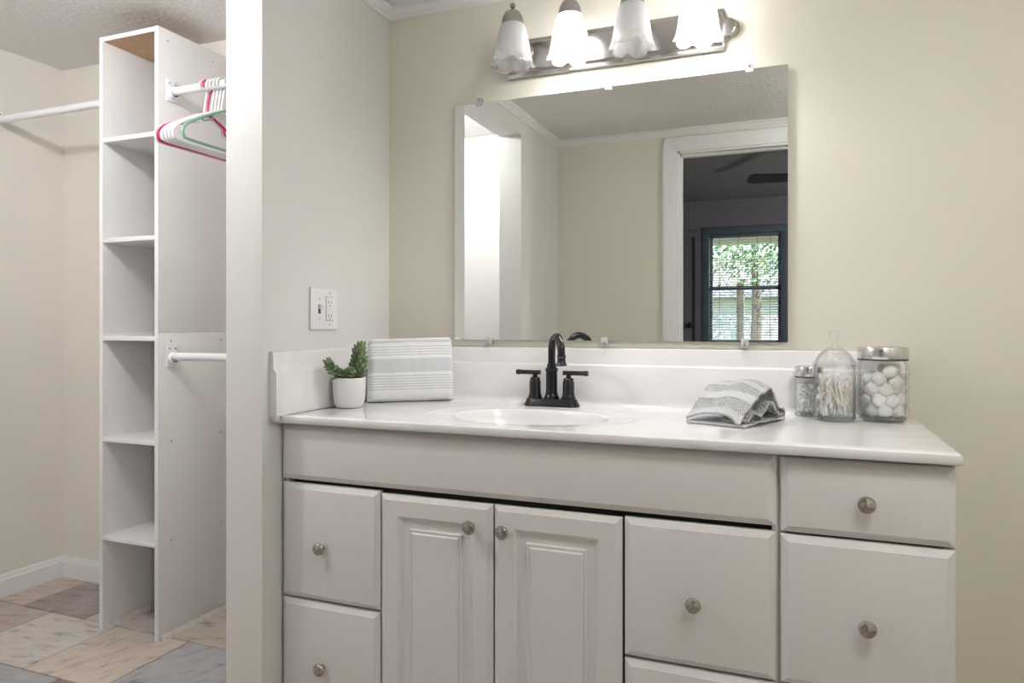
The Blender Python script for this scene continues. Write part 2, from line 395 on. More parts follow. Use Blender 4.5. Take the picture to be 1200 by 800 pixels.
def tag(o, label, cat, group=None, kind=None):
    o['label'] = label; o['category'] = cat
    if group: o['group'] = group
    if kind: o['kind'] = kind
    return o
def struct(name, bm, m, smooth=0, label=None):
    o = obj(name, bm, m, smooth=smooth); o['kind'] = 'structure'
    if label: o['label'] = label
    return o
def dup(root, loc, rotz=None, label=None, group=None, scale=None):
    r = root.copy(); COL.objects.link(r); r.location = loc
    if rotz is not None: r.rotation_euler = (0, 0, rotz)
    if label: r['label'] = label
    if group: r['group'] = group
    for ch in list(root.children):
        c = ch.copy(); COL.objects.link(c); c.parent = r
        for g in list(ch.children):
            d = g.copy(); COL.objects.link(d); d.parent = c
    return r

# ================================================================== STRUCTURE
XR = 2.30                      # right wall of the bathroom
YF = -1.83                     # wall with the door
ZB = 2.145; ZC = 2.22; ZBED = 2.36
# back wall behind the vanity
bm = B(); box(bm, 0, XR+.1, 0, .12, 0, 2.4); struct('wall_back', bm, M['wall'])
bm = B(); box(bm, -1.86, 0, .133, .25, 0, 2.4); struct('wall_closet_back', bm, M['wall_closet'])
bm = B(); box(bm, -1.86, -1.74, -1.95, .133, 0, 2.4); struct('wall_closet_left', bm, M['wall_closet'])
# wing wall between closet and bathroom (three pieces round the opening)
bm = B()
box(bm, -.116, 0, -.605, .133, 0, 2.4)
box(bm, -.116, 0, YF, -1.25, 0, 2.4)
box(bm, -.116, 0, -1.25, -.605, 2.04, 2.4)
struct('wall_left', bm, M['wingwall'])
bm = B(); box(bm, XR, XR+.1, YF, 0, 0, 2.4); struct('wall_right', bm, M['wall'])
# wall with the doorway: bathroom side cream, bedroom side dark
bm = B(); D0, D1, DH = .664, 1.424, 2.03
for (a, b, lo, hi) in ((-1.74, D0, 0, 2.5), (D1, XR, 0, 2.5), (D0, D1, DH, 2.5)):
    box(bm, a, b, -1.89, YF, lo, hi)
struct('wall_front', bm, M['wall'])
bm = B()
for (a, b, lo, hi) in ((-1.6, D0, 0, 2.5), (D1, 3.6, 0, 2.5), (D0, D1, DH, 2.5)):
    box(bm, a, b, -1.95, -1.89, lo, hi)
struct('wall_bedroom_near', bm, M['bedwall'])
# ceilings
bm = B(); box(bm, -.02, XR+.05, YF-.02, .02, ZB, ZB+.05); struct('ceiling', bm, M['ceil'])
bm = B(); box(bm, -1.80, -.10, YF-.02, .15, ZC, ZC+.05); struct('ceiling_closet', bm, M['ceil'])
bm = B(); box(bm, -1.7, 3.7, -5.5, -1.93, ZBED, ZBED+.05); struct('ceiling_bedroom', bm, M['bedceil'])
# bedroom shell
YW = -5.4
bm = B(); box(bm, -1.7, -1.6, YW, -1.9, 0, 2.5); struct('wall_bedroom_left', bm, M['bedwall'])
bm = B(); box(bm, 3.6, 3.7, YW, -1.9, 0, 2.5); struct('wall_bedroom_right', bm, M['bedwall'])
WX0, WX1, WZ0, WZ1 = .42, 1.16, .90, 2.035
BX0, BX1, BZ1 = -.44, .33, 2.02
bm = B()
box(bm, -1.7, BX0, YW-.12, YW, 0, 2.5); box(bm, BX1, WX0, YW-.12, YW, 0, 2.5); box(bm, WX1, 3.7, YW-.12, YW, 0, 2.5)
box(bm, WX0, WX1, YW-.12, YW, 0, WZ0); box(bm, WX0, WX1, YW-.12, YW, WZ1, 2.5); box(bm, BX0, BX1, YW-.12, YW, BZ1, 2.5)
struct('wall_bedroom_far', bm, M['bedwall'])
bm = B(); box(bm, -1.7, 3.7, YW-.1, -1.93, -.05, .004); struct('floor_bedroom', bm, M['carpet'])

# tiled floor, 13 inch tiles in rows offset by half a tile
def tiles():
    bm = B(); col = bm.loops.layers.float_color.new('tint'); uvl = bm.loops.layers.uv.new('UVMap')
    P = .345; g = .0022
    known = {(-1.05, 0): (.64, .56, .49), (-.705, 0): (.44, .455, .485), (-1.395, 0): (.64, .61, .59), (-1.74, 0): (.50, .43, .39),
             (-1.5675, 1): (.34, .30, .29), (-1.9125, 1): (.58, .50, .45), (-1.2225, 1): (.58, .52, .49), (-.8775, 1): (.55, .49, .42), (-.5325, 1): (.55, .52, .47)}
    pal = [(.62, .50, .40), (.38, .40, .43), (.56, .53, .50), (.44, .35, .30), (.30, .25, .23), (.50, .43, .38)]
    rnd = random.Random(3)
    for row in range(-6, 2):
        y0 = -.16-.345+row*P if row < 1 else -.16
        y0 = -.16 + (row-1)*P
        off = 0 if (row % 2 == 0) else .5
        for i in range(-6, 9):
            x0 = -1.05 + (i + off)*P if row % 2 == 0 else -1.2225 + i*P
            xa, xb, ya, yb = max(x0+g, -1.74), min(x0+P-g, XR), max(y0+g, -1.93), min(y0+P-g, .133)
            if xb <= xa or yb <= ya: continue
            key = None
            for (kx, kr), c in known.items():
                if kr == row and abs(kx-x0) < .02: key = c
            c = key or rnd.choice(pal)
            t = .0015; ins = .0015
            vs = [bm.verts.new(p) for p in ((xa, ya, -.004), (xb, ya, -.004), (xb, yb, -.004), (xa, yb, -.004),
                                            (xa+ins, ya+ins, 0), (xb-ins, ya+ins, 0), (xb-ins, yb-ins, 0), (xa+ins, yb-ins, 0))]
            fs = [bm.faces.new((vs[4], vs[5], vs[6], vs[7]))]
            for k in range(4): fs.append(bm.faces.new((vs[k], vs[(k+1) % 4], vs[4+(k+1) % 4], vs[4+k])))
            ang = rnd.choice([.45, .7, -.5, 1.3, 1.5, .3]) if key is None else {(-1.05, 0): 1.25, (-.705, 0): 1.0, (-1.395, 0): .25, (-1.74, 0): .3}.get((round(x0, 3), row), .25 if row == 1 else .5)
            ou, ov = rnd.random()*20, rnd.random()*20
            for f in fs:
                for l in f.loops:
                    l[col] = (*c, 1); p = l.vert.co
                    ca, sa = math.cos(ang), math.sin(ang)
                    l[uvl].uv = ((p.x*ca+p.y*sa)*3+ou, (-p.x*sa+p.y*ca)*3+ov)
    return bm
bm = tiles(); fl = obj('floor', bm, M['tile'], smooth=0); fl['kind'] = 'structure'
bm = B(); box(bm, -1.8, XR+.05, -1.93, .2, -.05, -.003); struct('floor', bm, M['grout'], label='dark grout bed between the floor tiles')

# baseboards of the closet (profiled)
def base_prof(t=.014, h=.09): return [(0, 0), (t, 0), (t, h-.022), (t-.003, h-.018), (t-.005, h-.008), (t-.009, h), (0, h)]
bm = B(); prism(bm, [(-1.74+a, b) for a, b in base_prof()], YF, .133, 'XZ'); struct('baseboard_left', bm, M['trim'], smooth=0)
bm = B(); prism(bm, [(.133-a, b) for a, b in base_prof()], -1.726, -.116, 'YZ'); struct('baseboard_back', bm, M['trim'], smooth=0)
# crown moulding of the bathroom
def crown(name, poly, h0, h1, plane):
    bm = B(); prism(bm, poly, h0, h1, plane); struct(name, bm, M['trim'], smooth=0)
cp = [(0, -.037), (.006, -.037), (.008, -.028), (.012, -.026), (.020, -.012), (.024, -.010), (.024, 0), (0, 0)]
crown('trim_1', [(-a, ZB+b) for a, b in cp], 0, XR, 'YZ')
crown('trim_2', [(a, ZB+b) for a, b in cp], YF, 0, 'XZ')
crown('trim_3', [(YF+a, ZB+b) for a, b in cp], 0, XR, 'YZ')
crown('trim_4', [(XR-a, ZB+b) for a, b in cp], YF, 0, 'XZ')
# door casing + jamb
bm = B()
def casing(bm, yo, sgn):
    prof = [(0, 0), (0, .010), (.012, .012), (.060, .017), (.073, .017), (.073, 0)]   # (outward from opening, proud)
    for side in (-1, 1):
        X = D0 if side < 0 else D1
        prism(bm, [(X+side*(a-.006), yo+sgn*b) for a, b in prof], 0, DH-.006+.073, 'XY')
    prism(bm, [(yo+sgn*b, DH-.006+a) for a, b in prof], D0-.067, D1+.067, 'YZ')
casing(bm, YF, 1); casing(bm, -1.95, -1)
struct('trim_5', bm, M['trim'])
bm = B()
for X0, X1 in ((D0, D0+.016), (D1-.016, D1)): box(bm, X0, X1, -1.95, YF, 0, DH)
box(bm, D0, D1, -1.95, YF, DH-.016, DH)
for X0, X1 in ((D0+.016, D0+.026), (D1-.026, D1-.016)): box(bm, X0, X1, -1.905, -1.868, 0, DH-.016)
box(bm, D0+.016, D1-.016, -1.905, -1.868, DH-.026, DH-.016)
struct('trim_6', bm, M['trim'])

# bedroom door and window
d = bpy.data.objects.new('door_1', None); COL.objects.link(d); d.location = ((BX0+BX1)/2, YW, 0); d['kind'] = 'structure'; d['label'] = 'dark painted bedroom door seen in the mirror'
bm = B(); rings_xz(bm, BX0+.02, BX1-.02, .01, BZ1-.02, [(0, 0), (0, 0)] )
bm.free(); bm = B(); box(bm, BX0+.02, BX1-.02, YW-.05, YW-.012, .01, BZ1-.02, .002)
obj('door_leaf', bm, M['beddoor'], d)
bm = B(); box(bm, BX0-.05, BX0+.02, YW-.03, YW+.015, 0, BZ1-.02); box(bm, BX1-.02, BX1+.045, YW-.03, YW+.015, 0, BZ1-.02); box(bm, BX0-.05, BX1+.045, YW-.03, YW+.015, BZ1-.02, BZ1+.05)
obj('door_frame', bm, M['beddoor'], d)
bm = B(); lathe(bm, [(0, .055), (.016, .055), (.028, .045), (.031, .032), (.026, .02), (.012, .012), (.012, 0), (.03, .0), (.03, -.008), (0, -.008)], 20, (BX1-.07, YW-.012, 1.10), 'Y')
obj('door_knob', bm, M['fan'], d, label='black door knob')
wn = bpy.data.objects.new('window_1', None); COL.objects.link(wn); wn.location = ((WX0+WX1)/2, YW, WZ0); wn['kind'] = 'structure'; wn['label'] = 'double hung bedroom window in a dark frame'
bm = B()
for a, b, lo, hi in ((WX0-.035, WX0+.03, WZ0+.02, WZ1-.015), (WX1-.03, WX1+.035, WZ0+.02, WZ1-.015)): box(bm, a, b, YW-.1, YW+.018, lo, hi, .002)
box(bm, WX0-.035, WX1+.035, YW-.1, YW+.018, WZ1-.015, WZ1+.05, .002); box(bm, WX0-.05, WX1+.05, YW-.1, YW+.04, WZ0-.05, WZ0+.02, .002)
obj('window_frame', bm, M['bedtrim'], wn)
mid = 1.467
for (lo, hi, yy) in ((mid, WZ1-.02, YW-.075), (WZ0+.02, mid+.02, YW-.045)):
    bm = B(); r = .028
    box(bm, WX0+.03, WX0+.03+r, yy-.012, yy+.012, lo, hi); box(bm, WX1-.03-r, WX1-.03, yy-.012, yy+.012, lo, hi)
    box(bm, WX0+.03, WX1-.03, yy-.012, yy+.012, lo, lo+r); box(bm, WX0+.03, WX1-.03, yy-.012, yy+.012, hi-r, hi)
    sash = obj('sash', bm, M['bedtrim'], wn)
    bm = B(); box(bm, WX0+.05, WX1-.05, yy-.002, yy+.002, lo+.01, hi-.01); obj('window_pane', bm, M['pane'], sash)
bl = thing('window_blind', 'pale slatted blind lowered over the bedroom window', 'blind', ((WX0+WX1)/2, YW-.01, WZ0+.02))
bm = B()
z = WZ0+.03
while z < WZ1-.05:
    box(bm, WX0+.033, WX1-.033, YW-.028, YW-.006, z-.0006, z+.0006, rot=Matrix.Rotation(math.radians(-16), 4, 'X'), at=(0, YW-.017, z)); z += .025
obj('slats', bm, M['blind'], bl, smooth=0)
bm = B(); box(bm, WX0+.032, WX1-.032, YW-.034, YW-.002, WZ1-.045, WZ1-.016, .002); obj('head_rail', bm, M['bedtrim'], bl)
for xx in (WX0+.13, (WX0+WX1)/2-.06, (WX0+WX1)/2+.12, WX1-.13):
    bm = B(); tube(bm, [(xx, YW-.004, WZ0+.03), (xx, YW-.004, WZ1-.04)], .0022, 6); obj('ladder_cord', bm, M['fan'], bl)
# bedroom ceiling fan
fn = thing('ceiling_fan', 'dark ceiling fan with long blades in the dim bedroom, seen in the mirror', 'fan', (1.55, -3.35, ZBED))
bm = B(); lathe(bm, [(0, 0), (.07, 0), (.06, -.04), (.02, -.06), (.013, -.07), (.013, -.16), (.05, -.17), (.11, -.19), (.12, -.24), (.10, -.28), (.04, -.30), (0, -.30)], 28, (1.55, -3.35, ZBED)); obj('motor', bm, M['fan'], fn)
for k in range(5):
    a = math.radians(168+72*k); bm = B()
    pts = [(.10, -.02), (.16, -.025), (.22, -.055), (.58, -.07), (.61, -.05), (.62, 0), (.61, .05), (.58, .07), (.22, .055), (.16, .025), (.10, .02)]
    prism(bm, pts, -.004, .004, 'XY')
    bmesh.ops.transform(bm, matrix=Matrix.Translation((1.55, -3.35, ZBED-.235)) @ Matrix.Rotation(a, 4, 'Z') @ Matrix.Rotation(math.radians(-14), 4, 'X'), verts=bm.verts[:])
    obj('blade', bm, M['fan'], fn)

tl = thing('fill_light_stand', 'unseen dark stand added under the bedroom fill light', 'lamp', (3.1, -3.4, .004))  # added out of view to carry the bedroom fill light
bm = B(); lathe(bm, [(0, 0), (.14, 0), (.14, .02), (.02, .03), (.015, 1.2), (0, 1.2)], 24, (3.1, -3.4, .004)); obj('fill_stand', bm, M['fan'], tl)
point('bedroom_fill_light', (3.1, -3.4, 1.35), BED_FILL_W, .08, (1, .95, .92))  # added fill that brightens the bedroom reflected in the mirror

# ================================================================== OUTSIDE THE BEDROOM WINDOW
bm = B(); box(bm, -14, 14, -34, YW-.12, -.35, -.3); o = struct('ground', bm, M['lawn'])
bm = B(); box(bm, -1.6, 3.2, -7.6, YW-.12, -.3, -.05); o = struct('porch_floor', bm, mat('porch_boards', (.45, .36, .27), .8))
bm = B(); box(bm, -1.8, 3.4, -7.8, YW-.12, 2.42, 2.50); box(bm, -1.8, 3.4, -7.75, -7.6, 2.16, 2.42); struct('porch_roof', bm, mat('porch_soffit', (.74, .68, .60), .7))
for i, (x, lab) in enumerate(((.63, 'tan porch post left of the pair outside the bedroom window'), (1.17, 'tan porch post right of the pair outside the bedroom window'))):
    p = thing('porch_post', lab, 'post', (x, -7.2, -.05), group='porch posts')
    bm = B(); box(bm, x-.045, x+.045, -7.245, -7.155, -.05, 1.62, .006); obj('post_shaft', bm, M['brick'], p)
    bm = B(); box(bm, x-.065, x+.065, -7.265, -7.135, -.05, .10, .006); obj('post_foot', bm, M['brick'], p)
rl = thing('porch_railing', 'tan wooden porch railing outside the bedroom window', 'railing', (.8, -7.3, -.05))
bm = B(); box(bm, -1.5, 3.1, -7.33, -7.27, .80, .86, .004); obj('top_rail', bm, M['brick'], rl)
bm = B(); box(bm, -1.5, 3.1, -7.33, -7.27, .05, .10, .004); obj('bottom_rail', bm, M['brick'], rl)
hs = thing('neighbour_house', 'pale blue sided house beyond the porch', 'house', (0, -20, -.3))
bm = B(); box(bm, -4.5, 3.5, -24, -20, -.3, 1.9)
for k in range(14): box(bm, -4.5, 3.5, -20.0, -19.98, -.3+k*.16, -.3+k*.16+.13)
obj('house_wall', bm, M['siding'], hs, smooth=0)
bm = B(); prism(bm, [(-24.4, 1.9), (-19.6, 1.9), (-22, 3.3)], -4.9, 3.9, 'YZ'); obj('roof', bm, mat('shingles', (.25, .22, .2), .9), hs, smooth=0)
rnd = random.Random(11)
def tree(x, y, h, r, lab):
    t = thing('tree', lab, 'tree', (x, y, -.3))
    bm = B(); tube(bm, [(x, y, -.3), (x+.05, y, h*.4), (x-.05, y+.1, h*.8)], [.16, .12, .05], 9); obj('trunk', bm, M['bark'], t)
    bm = B()
    for k in range(2600):
        u = Vector((rnd.gauss(0, 1), rnd.gauss(0, 1), rnd.gauss(0, 1))).normalized()*r*rnd.uniform(.35, 1)
        c = Vector((x, y, h*.8)) + Vector((u.x, u.y, u.z*.8)); s = rnd.uniform(.05, .09)
        n = Vector((rnd.gauss(0, 1), rnd.gauss(0, 1), rnd.gauss(0, 1))).normalized(); a = n.orthogonal().normalized(); b = n.cross(a)
        bm.faces.new([bm.verts.new(c+a*s), bm.verts.new(c+b*s*.5+n*s*.1), bm.verts.new(c-a*s), bm.verts.new(c-b*s*.5+n*s*.1)])
    obj('foliage', bm, M['foliage'], t, smooth=0, recalc=False)
tree(-1.5, -12.5, 3.4, 1.5, 'leafy green tree at the left beyond the porch')
tree(2.0, -13.5, 3.8, 1.7, 'bright leafy tree at the right beyond the porch')
tree(.3, -17.5, 4.2, 1.8, 'tall green tree behind the other two trees')

# ================================================================== CLOSET
XL, XRR = -1.085, -.80         # tower outer faces
TY0, TY1 = -.205, .119
tw = thing('closet_tower', 'tall open white shelf tower standing against the closet back wall', 'shelf unit', ((XL+XRR)/2, -.04, 0))
T = .016; ZT = 2.14
for nm, x0, x1 in (('side_panel', XL, XL+T), ('side_panel', XRR-T, XRR)):
    bm = B(); box(bm, x0, x1, TY0+.001, TY1, 0, 1.073, .0008); box(bm, x0, x1, TY0+.001, TY1, 1.0745, ZT, .0008)
    p = obj(nm, bm, M['melamine'], tw)
    bm = B(); box(bm, x0-.0005, x1+.0005, TY0-.001, TY0+.001, 0, ZT, .0005); obj('edge_band', bm, M['edgeband'], p)
for z in (1.775, 1.414, 1.061, .697, .341):
    bm = B(); box(bm, XL+T, XRR-T, TY0+.003, TY1, z-T, z, .0006); p = obj('shelf', bm, M['melamine'], tw)
    bm = B(); box(bm, XL+T, XRR-T, TY0+.001, TY0+.003, z-T, z, .0004); obj('edge_band', bm, M['edgeband'], p)
bm = B(); box(bm, XL+T, XRR-T, TY0+.003, TY1, ZT-T, ZT); p = obj('top_board', bm, M['rawboard'], tw, label='raw tan underside of the top board')
bm = B(); box(bm, XL+T, XRR-T, TY0+.001, TY0+.003, ZT-T, ZT, .0004); obj('edge_band', bm, M['edgeband'], p)
# rough strips along the panel feet
for x0, x1 in ((XL+T, XL+T+.010), (XRR, XRR+.012)):
    bm = B(); n = 26
    rn = random.Random(5)
    prev = None
    for i in range(n+1):
        y = TY0+.012+(TY1-TY0-.012)*i/n; hh = .020+rn.uniform(-.004, .004); t = (x1-x0)*rn.uniform(.75, 1.1)
        ring = [bm.verts.new(p) for p in ((x0, y, 0), (x0+t, y, 0), (x0+t*.8, y, hh*.5), (x0+.001, y, hh))]
        if prev:
            for k in range(3): bm.faces.new((prev[k], prev[k+1], ring[k+1], ring[k]))
        else: bm.faces.new(ring)
        prev = ring
    bm.faces.new(prev[::-1])
    obj('foot_caulk', bm, M['caulk'], tw, label='rough stained caulk strip along the panel foot')
# screw heads on the outer face of the right panel
for (y, z) in ((-.165, 2.10), (.045, 2.10), (-.15, 1.045), (.085, 1.045), (-.15, .69), (.085, .69), (.085, .345), (-.15, .34)):
    bm = B(); lathe(bm, [(0, .0012), (.003, .001), (.0036, 0)], 12, (XRR, y, z), 'X'); obj('screw', bm, M['screw'], tw)

def rod(name, lab, x0, x1, y, z, flange_at, sc=True):
    t = thing(name, lab, 'closet rod', ((x0+x1)/2, y, z), group='white closet rods')
    bm = B(); tube(bm, [(x0, y, z), (x1, y, z)], .0145, 20); obj('pole', bm, M['rod'], t)
    for xf, sg in flange_at:
        cup = .022 if xf > -1.7 else .007
        bm = B(); box(bm, min(xf, xf+sg*.006), max(xf, xf+sg*.006), y-.022, y+.022, z-.035, z+.042, .002)
        lathe(bm, [(.0165, 0), (.0165, sg*cup), (.0195, sg*cup), (.0195, 0)], 20, (xf, y, z-.006), 'X')
        f = obj('flange', bm, M['rod'], t)
        for dy, dz in ((-.013, .028), (.013, .028)):
            bm = B(); lathe(bm, [(0, sg*.0075), (.003, sg*.007), (.0035, sg*.006)], 10, (xf, y+dy, z+dz), 'X'); obj('screw', bm, M['screw'], f)
rod('closet_rod', 'white closet rod running left from the tower to the closet wall', -1.74, XL, -.15, 1.925, ((-1.74, 1), (XL, -1)))
rod('closet_rod', 'upper white closet rod right of the tower, hung with hangers', XRR, -.116, -.15, 1.925, ((XRR, 1), (-.116, -1)))
rod('closet_rod', 'lower white closet rod right of the tower, empty', XRR, -.116, -.15, .990, ((XRR, 1), (-.116, -1)))

def hanger(x, m, lab, rz, grp=None):
    # local frame: y along the hanger, z up, origin at the hook's rest on the rod
    y0, z0 = -.15, 1.925
    t = thing('clothes_hanger', lab, 'hanger', (x, y0, z0), rz, grp)
    r = .0048
    ZN = -.098; W = .205; ZT_ = -.200; ZBt = -.232
    fr = [(0, 0, ZN), (0, -.05, ZN-.016), (0, -.11, ZN-.045), (0, -.170, ZN-.078), (0, -W+.01, ZN-.098), (0, -W, ZT_-.012), (0, -W+.006, ZBt), (0, -W+.03, ZBt-.004), (0, -.1, ZBt-.004), (0, 0, ZBt-.004)]
    fr = fr + [(0, -p[1], p[2]) for p in fr[-2:0:-1]]
    bm = B(); tube(bm, smooth_path(fr, 5, closed=True), r, 8, closed=True)
    obj('frame', bm, m, t, local=True)
    # hook
    R = .0215; zc = .0187 - R + .0
    pts = [(0, 0, ZN), (0, .001, ZN+.02)]
    for k in range(0, 13):
        a = math.radians(-70 + k*(250/12)); pts.append((0, R*math.cos(a), zc+R*math.sin(a)+.0 if k else zc+R*math.sin(a)))
    pts = [(0, 0, ZN), (0, .0015, ZN+.02), (0, .012, zc-R*.98)] + [(0, R*math.cos(math.radians(a)), zc+R*math.sin(math.radians(a))) for a in range(-45, 196, 20)]
    bm = B(); tube(bm, smooth_path(pts, 3), .0036, 8); obj('hook', bm, m, t, local=True)
    for s in (-1, 1):
        bm = B(); tube(bm, smooth_path([(0, s*.075, ZN-.027), (0, s*.080, ZN-.050), (0, s*.095, ZN-.054), (0, s*.118, ZN-.062), (0, s*.122, ZN-.050)], 4), .003, 8)
        obj('strap_notch', bm, m, t, local=True)
    return t
hanger(-.648, M['hwhite'], 'white plastic hanger nearest the tower on the upper rod', .02)
hanger(-.634, M['pink'], 'magenta plastic hanger on the upper closet rod', .0)
for i, (x, rz) in enumerate(((-.616, .0), (-.601, .0), (-.586, .005), (-.571, .0))):
    hanger(x, M['hwhite'], 'white plastic hanger between the magenta and mint hangers on the upper rod', rz, 'white hangers on the upper rod')
hanger(-.535, M['mint'], 'mint green plastic hanger on the upper closet rod', .03)

# white board on the far closet wall, seen at the left of the mirror
wb_ = thing('closet_board', 'tall white board on the far closet wall, seen at the left of the mirror', 'board', (-.60, -1.822, 0))
bm = B(); box(bm, -1.10, -.12, -1.829, -1.813, .002, 2.19, .001); obj('board_panel', bm, M['melamine'], wb_)
for x, z in ((-.38, 1.86), (-.95, 1.86), (-.38, .35), (-.95, .35)):
    bm = B(); lathe(bm, [(0, .0012), (.003, .001), (.0036, 0)], 12, (x, -1.813, z), 'Y'); obj('screw', bm, M['screw'], wb_)

# closet ceiling lamp
lt = thing('ceiling_lamp', 'small round white lamp holder on the closet ceiling', 'lamp', (-.56, -1.08, ZC))
bm = B(); lathe(bm, [(0, 0), (.06, 0), (.055, -.018), (.03, -.024), (.024, -.03), (0, -.03)], 28, (-.56, -1.08, ZC)); obj('lamp_base', bm, M['plastic'], lt)
point('closet_lamp_light', (-.56, -1.08, ZC-.085), CLOSET_W, .035, (.99, .985, 1))

# ================================================================== MIRROR
MX0, MX1, MZ0, MZ1 = .2485, 1.2345, 1.055, 1.795
MYB, MYF = -.006, -.012
mr = thing('wall_mirror', 'large frameless rectangular mirror above the vanity', 'mirror', ((MX0+MX1)/2, MYB, MZ0))
bm = B(); box(bm, MX0, MX1, MYF, MYB, MZ0, MZ1)
g = obj('mirror_glass', bm, [M['mirroredge'], M['mirror']], mr, smooth=0)
for p in g.data.polygons:
    if p.normal.y < -.9: p.material_index = 1
for (x, z, up) in ((.333, MZ1, 1), (.747, MZ1, 1), (1.137, MZ1, 1), (.368, MZ0, -1), (.735, MZ0, -1), (1.125, MZ0, -1)):
    bm = B(); zc = z+up*.003
    box(bm, x-.010, x+.010, MYF-.005, MYF-.001, zc-.012, zc+.012, .0015); box(bm, x-.010, x+.010, MYF-.003, 0, min(z, z+up*.015)+(.001 if up > 0 else 0), max(z, z+up*.015)-(.001 if up < 0 else 0), .0015)
    c = obj('mirror_clip', bm, M['clip'], mr, label='clear plastic clip')
    bm = B(); lathe(bm, [(0, .004), (.003, .0035), (.0035, 0)], 10, (x, MYF-.004, z+up*.008), '-Y'); obj('screw', bm, M['screw'], c)

# ================================================================== VANITY LIGHT BAR
LX0, LX1, LZ0, LZ1 = .392, 1.108, 1.856, 1.972
def bar_outline(ins):
    zc = (LZ0+LZ1)/2; h = (LZ1-LZ0)/2-ins; xe = LX1-.038-ins*.3
    right = [(xe, -h), (xe+.004, -h+.012)]
    for k in range(1, 7): a = k/7; right.append((xe+.004+.020*a**2.2, -h+.012+(h-.034)*a))
    for k in range(0, 9):
        a = -PI/2+PI*k/8; right.append((xe+.024+.018*math.cos(a)*(1-ins*8), .022*math.sin(a)))
    for k in range(6, 0, -1): a = k/7; right.append((xe+.004+.020*a**2.2, h-.012-(h-.034)*a))
    right += [(xe+.004, h-.012), (xe, h)]
    xm = (LX0+LX1)/2
    return [(x, zc+z) for x, z in right] + [(2*xm-x, zc+z) for x, z in right[::-1]]
vl = thing('vanity_light', 'brushed nickel vanity light bar with four scalloped glass shades above the mirror', 'light fixture', ((LX0+LX1)/2, 0, LZ0))
bm = B()
def loft(bm, outlines):
    R = []
    for ol, y in outlines: R.append([bm.verts.new((x, y, z)) for x, z in ol])
    n = len(R[0]); bm.faces.new(R[0])
    for A, C in zip(R, R[1:]):
        for i in range(n): bm.faces.new((A[i], C[i], C[(i+1) % n], A[(i+1) % n]))
    bm.faces.new(R[-1][::-1])
loft(bm, [(bar_outline(0), 0), (bar_outline(0), -.009), (bar_outline(.003), -.013), (bar_outline(.012), -.015), (bar_outline(.014), -.021), (bar_outline(.019), -.025), (bar_outline(.030), -.027)])
obj('back_plate', bm, M['nickel'], vl, smooth=28)
SX = (.486, .660, .838, 1.014)
for k, x in enumerate(SX):
    y = -.112; on = k in (1, 3)
    bm = B(); tube(bm, smooth_path([(x+.012, -.02, 1.925), (x+.012, -.045, 1.93), (x+.008, -.062, 1.965), (x+.004, -.078, 2.005), (x, -.098, 2.018), (x, y, 2.006)], 6), .007, 12)
    lathe(bm, [(0, .032), (.018, .031), (.022, .028), (.022, .02)], 20, (x+.012, 0, 1.925), '-Y')
    obj('arm', bm, M['nickel'], vl)
    bm = B(); lathe(bm, [(0, 2.041), (.004, 2.040), (.0075, 2.037), (.0085, 2.032), (.007, 2.027), (.003, 2.024), (.003, 2.020), (.012, 2.018), (.022, 2.012), (.030, 1.998), (.033, 1.982), (.034, 1.974), (.031, 1.974), (.029, 1.984), (.02, 1.995), (0, 1.998)], 28, (x, y, 0))
    obj('shade_holder', bm, M['nickel'], vl)
    # tulip shade with scalloped, flaring rim; own origin so the clear rim follows z
    sh = bpy.data.meshes.new('lamp_shade'); bm = B(); seg = 72
    prof = [(.027, .1), (.0335, .092), (.0395, .078), (.0450, .056), (.0490, .032), (.0515, .010), (.0540, -.006), (.0575, -.016), (.0610, -.022)]
    def md(kk, a, r, h, n=len(prof)):
        f = max(0, (kk-3)/(n-4)); s = abs(math.sin(3*a+.4)); s2 = s**.6
        return r + .010*f*(s2-.5), h - f*f*.018*(s2-.5)
    lathe(bm, prof, seg, (0, 0, 0), mod=md)
    o = obj('lamp_shade', bm, M['shade'], vl, local=True, smooth=60); o.location = Vector((x, y, 1.884)) - origin(vl)
    sol = o.modifiers.new('thick', 'SOLIDIFY'); sol.thickness = .003; sol.offset = -1
    bm = B(); lathe(bm, [(0, 1.990), (.013, 1.990), (.013, 1.962), (.016, 1.952), (.025, 1.935), (.0285, 1.918), (.026, 1.902), (.017, 1.892), (0, 1.888)], 24, (x, y, 0))
    obj('bulb', bm, M['bulb_on'] if on else M['bulb_off'], vl, label='lit bulb' if on else 'unlit bulb')
bm = B(); lathe(bm, [(0, .031), (.003, .030), (.004, .027)], 12, (.571, 0, 1.915), '-Y'); obj('plate_screw', bm, M['chrome'], vl)

# unseen ceiling fill light, added to lift the bathroom brightness
bl2 = thing('ceiling_lamp', 'unseen round fill light added over the right side of the bathroom', 'lamp', (1.65, -1.25, ZB))
bm = B(); lathe(bm, [(0, 0), (.14, 0), (.14, -.02), (.125, -.024)], 36, (1.65, -1.25, ZB)); obj('lamp_base', bm, M['plastic'], bl2)
bm = B(); lathe(bm, [(.125, -.024), (.12, -.045), (.09, -.07), (.045, -.083), (0, -.086)], 36, (1.65, -1.25, ZB)); obj('fill_dome', bm, M['dome'], bl2)

